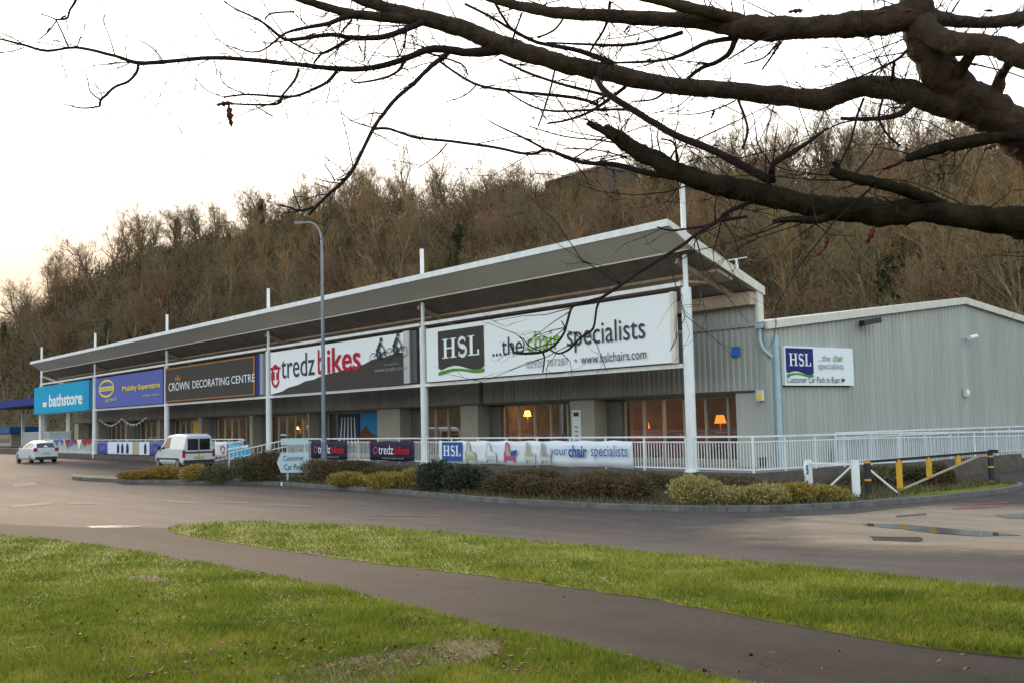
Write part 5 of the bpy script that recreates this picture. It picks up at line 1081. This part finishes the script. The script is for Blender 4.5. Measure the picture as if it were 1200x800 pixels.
T.append(put(big, [(1078, 15, 46, 7.05), (1040, 24, 34, 7.0), (1010, 28, 30, 6.95), (950, 33, 25, 6.9), (880, 33, 28, 6.85), (830, 27, 19, 6.9), (760, 22, 16, 7.0), (700, 18, 14, 7.1), (650, 15, 13, 7.2), (600, 5, 11, 7.3), (560, -8, 9, 7.4), (480, -40, 6, 7.5)], 12))
T.append(put(big, [(500, 23, 12, 8.85), (470, 22, 12, 8.9), (440, 20, 11, 8.9), (410, 16, 10, 8.95), (380, 8, 9, 9.0), (345, -3, 7, 9.0), (290, -22, 5, 9.1)], 8))
T.append(put(big, [(880, 30, 18, 6.86), (840, 17, 14, 6.8), (790, 5, 12, 6.75), (740, -8, 10, 6.7), (650, -40, 7, 6.6)], 8))
T.append(put(big, [(1080, 38, 36, 7.0), (1120, 52, 26, 6.7), (1160, 53, 24, 6.5), (1200, 66, 25, 6.3), (1260, 90, 25, 6.1), (1360, 110, 20, 5.9), (1480, 100, 14, 5.7), (1600, 60, 8, 5.6), (1700, 40, 3, 5.5)], 10))
T.append(put(big, [(1085, 18, 20, 7.05), (1120, 25, 14, 7.2), (1170, 26, 14, 7.3), (1210, 18, 15, 7.4), (1290, 0, 11, 7.5), (1380, -40, 7, 7.6), (1480, -60, 3, 7.7)], 8))
T.append(put(big, [(1165, 120, 16, 6.95), (1172, 92, 12, 6.9), (1180, 78, 10, 6.8), (1188, 60, 9, 6.7)], 7))
T.append(put(big, [(1122, 88, 16, 6.9), (1135, 68, 12, 6.7), (1142, 56, 12, 6.65)], 7))
T.append(put(small, [(585, 58, 14, 8.55), (552, 62, 11, 8.6), (520, 58, 10, 8.6), (500, 59, 9, 8.6), (470, 71, 7, 8.65), (435, 80, 6.5, 8.7), (400, 81, 6, 8.8), (350, 76, 5, 8.9), (300, 71, 5, 9.0), (250, 68, 4.6, 9.1), (200, 72, 4.6, 9.2), (162, 74, 4.5, 9.3), (135, 66, 3.6, 9.35), (90, 56, 3, 9.4), (55, 60, 3, 9.45), (28, 53, 2.6, 9.5), (0, 46, 2, 9.5), (-30, 40, 1.2, 9.6)], 8))
Ls = [[(162, 75, 3.4, 9.3), (160, 85, 3.2, 9.25), (150, 96, 3, 9.2), (135, 102, 3, 9.15), (124, 112, 2.8, 9.1), (118, 118, 2.6, 9.1), (117, 125, 2.8, 9.1)], [(117, 125, 2, 9.1), (96, 127, 1.8, 9.1), (73, 122, 1, 9.1)], [(117, 117, 2, 9.1), (106, 108, 1.6, 9.1), (103, 95, 1.2, 9.1), (100, 84, .8, 9.1)], [(118, 126, 1.2, 9.1), (125, 133, 1, 9.1), (133, 139, .7, 9.1)],
 [(80, 55, 2, 9.4), (68, 28, 1.6, 9.4), (63, 22, 1.6, 9.4), (48, 17, 1, 9.4)], [(64, 23, 2, 9.4), (78, 22, 2.4, 9.4), (82, 12, 2.4, 9.4), (89, 0, 3, 9.4), (94, -20, 3, 9.4)], [(66, 25, 1.6, 9.4), (56, 38, 1.4, 9.4), (43, 48, .8, 9.4)], [(78, 24, 1.4, 9.4), (80, 40, .8, 9.4)], [(135, 66, 1.6, 9.35), (127, 40, 1.2, 9.3), (121, 24, 1.2, 9.3), (126, 14, .7, 9.3)],
 [(190, 70, 2, 9.2), (178, 56, 1.6, 9.2), (163, 47, .9, 9.2)], [(184, 62, 1.2, 9.2), (179, 48, .8, 9.2)], [(28, 53, 1.4, 9.5), (10, 42, 1, 9.5), (-5, 37, .7, 9.5)], [(28, 56, 1.4, 9.5), (15, 60, 1.2, 9.5), (-5, 63, 1, 9.5)],
 [(528, 59, 6, 8.6), (519, 68, 6, 8.6), (505, 78, 5, 8.5), (485, 98, 4.6, 8.4), (466, 114, 4.4, 8.3), (450, 133, 4.2, 8.2), (438, 150, 4.2, 8.1), (428, 170, 4, 8.0), (414, 198, 4, 7.9), (400, 215, 4, 7.8), (385, 228, 3.6, 7.75), (370, 243, 3.4, 7.7), (362, 252, 2.6, 7.7)], [(368, 243, 3, 7.7), (352, 247, 2.4, 7.7), (338, 243, 2, 7.7), (322, 240, 1.2, 7.7)], [(392, 212, 2, 7.8), (388, 204, 1.6, 7.8), (380, 193, 1.4, 7.8)], [(408, 208, 2, 7.8), (395, 212, 2, 7.8)], [(352, 246, 1.6, 7.7), (345, 228, 1.6, 7.7), (344, 222, 1, 7.7)],
 [(437, 151, 3.4, 8.1), (455, 151, 3, 8.1), (470, 156, 3, 8.05), (490, 162, 3, 8.0), (530, 166, 3, 7.9), (580, 173, 3.2, 7.8), (612, 180, 3.4, 7.7), (628, 180, 3.4, 7.7), (642, 176, 4, 7.6), (680, 190, 5, 7.5), (720, 193, 6, 7.4), (760, 203, 7, 7.2), (800, 209, 8, 7.0)], [(640, 176, 3, 7.6), (610, 160, 2.4, 7.6), (580, 146, 1.6, 7.6), (570, 139, 1, 7.6)], [(437, 150, 2, 8.1), (415, 143, 1.4, 8.1), (399, 132, 1.2, 8.1)], [(434, 147, 1.6, 8.1), (438, 130, 1.2, 8.1), (442, 118, .9, 8.1)], [(524, 168, 1.6, 7.9), (512, 182, 1.4, 7.9), (490, 197, .9, 7.9)],
 [(395, 83, 4, 8.8), (384, 96, 4, 8.75), (365, 106, 3.6, 8.7), (345, 113, 3.4, 8.65), (320, 113, 3, 8.6), (290, 111, 2.6, 8.6), (262, 114, 2, 8.6)], [(350, 82, 3, 8.85), (345, 95, 2.8, 8.8), (330, 113, 2.4, 8.65)], [(290, 112, 1.6, 8.6), (262, 98, 1.2, 8.6), (258, 78, 1.2, 8.6)], [(262, 114, 1.4, 8.6), (242, 106, 1.2, 8.6), (228, 91, 1.4, 8.6)], [(330, 115, 3, 8.6), (325, 122, 3, 8.6), (300, 123, 2.5, 8.6), (270, 122, 2, 8.6)], [(300, 125, 1.6, 8.6), (320, 137, 1.6, 8.6)],
 [(500, 24, 9, 8.8), (480, 33, 8, 8.7), (455, 42, 7, 8.6), (430, 45, 6, 8.55), (408, 44, 5, 8.5), (385, 41, 5, 8.45), (350, 46, 4.5, 8.4), (333, 46, 4, 8.4), (315, 32, 3.4, 8.35), (300, 22, 2.6, 8.3), (275, 10, 1.8, 8.3), (262, 2, 1.2, 8.3)], [(430, 17, 7, 8.9), (405, 20, 6, 8.9), (385, 28, 5, 8.8), (362, 32, 4, 8.8), (335, 39, 3, 8.7), (310, 58, 2.2, 8.7), (290, 61, 1.8, 8.7), (265, 53, 1.2, 8.7)], [(410, 46, 4, 8.5), (385, 60, 3.4, 8.6), (376, 64, 3, 8.7), (368, 74, 2.6, 8.85)], [(412, 24, 3, 8.8), (400, 38, 2, 8.6)], [(345, 14, 2, 8.4), (318, 16, 2, 8.4), (310, 24, 1.6, 8.4)], [(335, 46, 2, 8.4), (365, 62, 2, 8.5), (376, 62, 1.6, 8.6)],
 [(475, 70, 4, 8.65), (468, 82, 3.6, 8.6), (455, 90, 3, 8.5), (435, 95, 2.6, 8.5), (415, 97, 1.8, 8.5), (411, 90, 1.2, 8.5)], [(428, 46, 2, 8.5), (427, 70, 1.8, 8.5), (422, 73, 1.4, 8.5)], [(478, 32, 2, 8.6), (472, 58, 1.8, 8.6), (466, 68, 1.6, 8.6)], [(460, 40, 2, 8.6), (468, 66, 1.6, 8.6)],
 [(512, 70, 3, 8.6), (555, 98, 3, 8.5), (600, 107, 3.2, 8.4), (640, 111, 3.6, 8.3), (680, 116, 4, 8.2), (702, 124, 4, 8.1)], [(585, 70, 3, 8.4), (620, 86, 3, 8.3), (655, 98, 3.4, 8.2), (690, 107, 3.6, 8.1), (718, 114, 4, 8.0)], [(590, 105, 2, 8.4), (635, 129, 2.4, 8.3), (700, 129, 3, 8.2), (740, 128, 2.4, 8.1)], [(650, 83, 2.4, 8.3), (645, 105, 2.4, 8.2), (637, 130, 2.2, 8.1), (631, 148, 2, 8.0)], [(733, 102, 4, 8.1), (712, 118, 4.4, 8.0), (690, 132, 3.4, 7.9), (665, 141, 3, 7.9), (641, 145, 2.4, 7.9)],
 [(698, 92, 6, 8.0), (712, 110, 7, 7.8), (750, 134, 8, 7.6), (790, 158, 8.5, 7.4), (830, 174, 9, 7.2), (858, 188, 10, 7.1), (890, 205, 11, 7.0), (905, 213, 12, 7.0)], [(545, 5, 3, 8.2), (575, 20, 3.4, 8.1), (600, 35, 3.8, 8.1), (630, 50, 4.4, 8.1), (680, 60, 6, 8.1), (720, 76, 8, 8.1)], [(575, -5, 3, 7.8), (600, 35, 3, 7.9), (625, 47, 3, 8.0)], [(612, 15, 2.4, 8), (602, 42, 2.4, 8.1), (600, 55, 2, 8.1)], [(660, 22, 2.6, 7.2), (650, 35, 2.4, 7.3), (630, 45, 2, 7.3)], [(715, 2, 3.4, 7.1), (710, 30, 3, 7.2), (695, 55, 2.6, 7.3), (690, 65, 2, 7.3)],
 [(862, 44, 8, 6.9), (855, 62, 6, 6.9), (840, 73, 5, 7), (822, 80, 4.4, 7.1), (806, 92, 4, 7.3)], [(862, 45, 6, 6.9), (830, 50, 5, 6.9), (800, 64, 4.4, 6.9), (780, 70, 3.6, 6.9), (750, 73, 3, 6.9), (700, 74, 2, 6.9)], [(800, 38, 5, 6.9), (770, 47, 4, 6.9), (730, 53, 3.4, 6.9), (680, 52, 2.6, 6.9), (640, 50, 1.8, 6.9)], [(892, 45, 2, 6.9), (870, 60, 2, 6.9), (853, 70, 1.6, 6.9)], [(910, 52, 2.4, 6.9), (895, 68, 2, 6.9), (872, 75, 1.6, 6.9)], [(915, 50, 3, 6.9), (905, 65, 2.4, 6.9), (893, 82, 2, 6.9)],
 [(865, 118, 3, 7.6), (873, 138, 3, 7.5), (876, 155, 3.2, 7.4), (870, 175, 2.4, 7.3)], [(862, 118, 2, 7.6), (845, 126, 1.8, 7.6), (815, 134, 1.4, 7.6), (780, 133, .8, 7.6)], [(780, 108, 3, 7.8), (765, 117, 2.4, 7.7), (740, 119, 1.8, 7.7)], [(1048, 72, 3.5, 6.9), (1045, 95, 3.5, 7)], [(1062, 60, 4, 6.9), (1048, 72, 3.4, 6.9), (1000, 93, 1.6, 6.9), (960, 102, 1.2, 6.9)], [(1045, 74, 1.8, 6.9), (1030, 84, 1.6, 6.9), (1022, 96, 1.2, 6.9)],
 [(1068, 122, 10, 7.0), (1058, 132, 8, 6.9), (1040, 138, 6, 6.9), (1010, 140, 5, 6.9), (985, 139, 4, 6.9)], [(1012, 116, 3, 7.2), (1005, 135, 3, 7.1), (995, 170, 2.6, 7.0), (980, 200, 2.6, 6.9)], [(1035, 115, 3, 7.1), (1030, 138, 3, 7), (1040, 158, 2.6, 7), (1055, 172, 2, 7)],
 [(905, 212, 9, 7.0), (905, 195, 8, 6.9), (915, 186, 7, 6.9), (930, 178, 6, 6.9), (950, 165, 4, 6.9), (970, 150, 2.4, 6.9)], [(878, 237, 6, 6.9), (850, 250, 5, 6.8), (843, 258, 5, 6.8), (820, 272, 4.4, 6.7), (800, 287, 4, 6.6), (775, 303, 3.8, 6.5), (745, 322, 3.6, 6.45), (728, 334, 3.6, 6.4), (705, 349, 3.6, 6.4)], [(855, 252, 3, 6.8), (830, 264, 3, 6.8), (808, 268, 2.6, 6.8), (785, 270, 2, 6.8), (770, 266, 1.6, 6.8)], [(875, 254, 4, 6.85), (850, 258, 4, 6.8), (845, 260, 3, 6.8)],
 [(705, 349, 3.4, 6.4), (680, 356, 3, 6.4), (670, 361, 3, 6.4), (664, 380, 3, 6.35), (660, 392, 3, 6.3), (650, 404, 3, 6.3), (636, 412, 3.2, 6.25), (612, 414, 2.8, 6.2), (602, 412, 2.2, 6.2), (598, 402, 1.6, 6.2)], [(704, 350, 2.8, 6.4), (699, 362, 2.8, 6.35), (695, 385, 2.8, 6.3), (680, 396, 2.6, 6.3), (668, 408, 2.6, 6.3), (655, 414, 2.2, 6.3), (645, 410, 1.8, 6.3)], [(636, 412, 2.4, 6.25), (638, 420, 2, 6.25), (636, 436, 1.6, 6.25)], [(663, 385, 1.6, 6.3), (658, 376, 1.2, 6.3)], [(612, 414, 1.8, 6.2), (614, 402, 1.4, 6.2), (608, 394, 1, 6.2)], [(680, 396, 1.4, 6.3), (672, 390, 1.4, 6.3), (665, 388, 1, 6.3)], [(636, 412, 1.6, 6.3), (620, 405, 1.4, 6.3), (613, 396, 1, 6.3)],
 [(500, 62, 2.4, 8.6), (540, 75, 2.2, 8.5), (548, 88, 1.8, 8.5)], [(560, 98, 1.8, 8.5), (545, 112, 1.4, 8.5), (522, 120, 1, 8.5)], [(620, 148, 1.4, 7.6), (660, 160, 1.6, 7.6), (705, 165, 2, 7.5), (740, 172, 2.4, 7.3)], [(660, 174, 1.6, 7.6), (700, 176, 1.6, 7.5), (735, 185, 2, 7.4)], [(795, 200, 4, 7.2), (793, 185, 3, 7.1), (790, 168, 2.4, 7.1), (775, 163, 1.6, 7.1)], [(782, 195, 3, 7.2), (790, 178, 2.2, 7.2), (800, 170, 1.4, 7.2)], [(765, 185, 2, 7.4), (764, 165, 1.6, 7.4), (762, 148, 1, 7.4)], [(778, 190, 2, 7.3), (770, 160, 1.6, 7.3), (778, 140, 1.2, 7.3)]]
for nodes in Ls: T.append(put(small, nodes, 6))
M11 = [[(1560, 620, 80, 6.6), (1470, 480, 70, 6.6), (1380, 360, 58, 6.5), (1300, 300, 48, 6.4), (1240, 272, 44, 6.4), (1200, 262, 42, 6.4), (1150, 256, 33, 6.45), (1080, 247, 31, 6.5), (1040, 250, 33, 6.6), (1000, 246, 29, 6.7), (960, 243, 26, 6.8), (930, 236, 24, 6.85), (900, 230, 25, 6.9), (850, 219, 23, 6.95), (800, 204, 22, 7.0), (775, 192, 21, 7.05), (745, 176, 19, 7.1), (722, 160, 15, 7.15), (708, 150, 11, 7.15)], [(722, 162, 8, 7.1), (700, 150, 7, 7.15), (688, 143, 6, 7.15)],
       [(1105, 240, 14, 6.5), (1070, 226, 14, 6.4), (1035, 216, 13, 6.35), (1005, 210, 11, 6.3), (985, 204, 12, 6.3), (972, 201, 8, 6.3)], [(975, 253, 10, 6.75), (955, 258, 9, 6.7), (930, 257, 8, 6.7), (905, 260, 5, 6.7)], [(1215, 160, 14, 6.8), (1185, 160, 12, 6.75), (1150, 164, 14, 6.7), (1110, 172, 15, 6.65), (1080, 180, 12, 6.6), (1062, 187, 8, 6.6)], [(985, 206, 5, 6.3), (980, 194, 6, 6.3), (976, 190, 3, 6.3)]]
for nodes in M11: T.append(put(mossy, nodes, 12))
big.obj('limb', M['bark'], OT, smooth=True); small.obj('branches', M['twig'], OT, smooth=True); mossy.obj('mossy_limb', M['moss'], OT, smooth=True)
# fine twigs sprouting from every limb
tw = MB()
def sprout(p, d, L, r_, lvl):
    pts = [p]; dd = d
    for i in range(3): dd = dd+rr.normal(0, .22, 3); dd /= np.linalg.norm(dd); pts.append(pts[-1]+dd*L/3)
    tw.tube(pts, [r_, r_*.8, r_*.6, r_*.35], 4, cap=False)
    if lvl < 2:
        for k in range(rr.integers(1, 4)):
            q = pts[rr.integers(1, 4)]; nd = dd+rr.normal(0, .7, 3); nd /= np.linalg.norm(nd); sprout(q, nd, L*rr.uniform(.35, .65), r_*.6, lvl+1)
for pts_, rs_ in T:
    L = sum(np.linalg.norm(b_-a) for a, b_ in zip(pts_, pts_[1:])); n = int(L*(11.0 if rs_[0] > .03 else 8.0))
    for k in range(n):
        i = rr.integers(1, len(pts_)-1); d = pts_[i]-pts_[i-1]; d = d/(np.linalg.norm(d)+1e-9); side = rr.normal(0, 1, 3); side -= fw*(side@fw)*.7; nd = d*.6+side*.55+np.array([0, 0, .1]); nd /= np.linalg.norm(nd)
        if rs_[i] > .12: continue
        sprout(pts_[i], nd, rr.choice([.25, .35, .5, .9])*rr.uniform(.5, 1.1), min(.0055, max(.0028, rs_[i]*.4)), 0)
# buds and lichen knuckles on twigs keep the outline rough
tw.obj('twigs', M['twig'], OT)
def dleaf(u, v, d, s, a, label=None):
    s *= .72; P = pd(u, v, d); a += RNG.uniform(-.5, .5); e = r2*cos(a)+u2*sin(a); g_ = np.cross(fw, e); V = []; out = [(-1, 0), (-.6, .28), (-.35, .18), (-.05, .45), (.15, .25), (.5, .38), (.6, .15), (1, 0), (.6, -.2), (.4, -.4), (.1, -.22), (-.1, -.42), (-.4, -.15), (-.65, -.25)]
    for x, y in out: V.append(P+e*x*s+g_*y*s*.75+fw*(.9*abs(y)*s+.5*x*x*s))
    V.append(P+fw*.0); n = len(out); return V, [(i, (i+1) % n, n) for i in range(n)]
for u, v, d, s, a in ((268, 134, 8.6, .14, 1.6), (262, 121, 8.6, .11, .3), (73, 20, 9.4, .06, .9), (56, 35, 9.4, .05, .8), (735, 33, 6.9, .05, 1.2), (748, 46, 6.9, .035, 1), (912, 52, 6.8, .07, .6), (836, 133, 7.5, .06, .9), (760, 70, 6.9, .04, .5), (1055, 190, 6.6, .07, .8), (1042, 196, 6.6, .06, .3), (1022, 275, 6.5, .09, .7), (970, 283, 6.6, .08, .9), (962, 296, 6.6, .05, 1.2), (1110, 180, 6.5, .06, .6), (1162, 172, 6.4, .07, .7), (1190, 178, 6.4, .05, 1), (1062, 88, 6.9, .04, 1.2), (1065, 12, 6.6, .07, .2), (1035, 14, 6.6, .06, .5), (934, 12, 6.8, .08, .4), (1178, 98, 6.7, .06, 1.2), (388, 136, 8.5, .02, .3), (955, 208, 6.6, .035, .5), (885, 190, 6.9, .05, 1.1), (790, 192, 7.0, .03, .4), (1160, 12, 7.0, .05, .2), (1198, 30, 7.0, .05, .8)):
    V, Fq = dleaf(u, v, d, s, a); MB().add(V, Fq).obj('leaf', M['deadleaf'], OT)
print('built', len(bpy.data.objects))
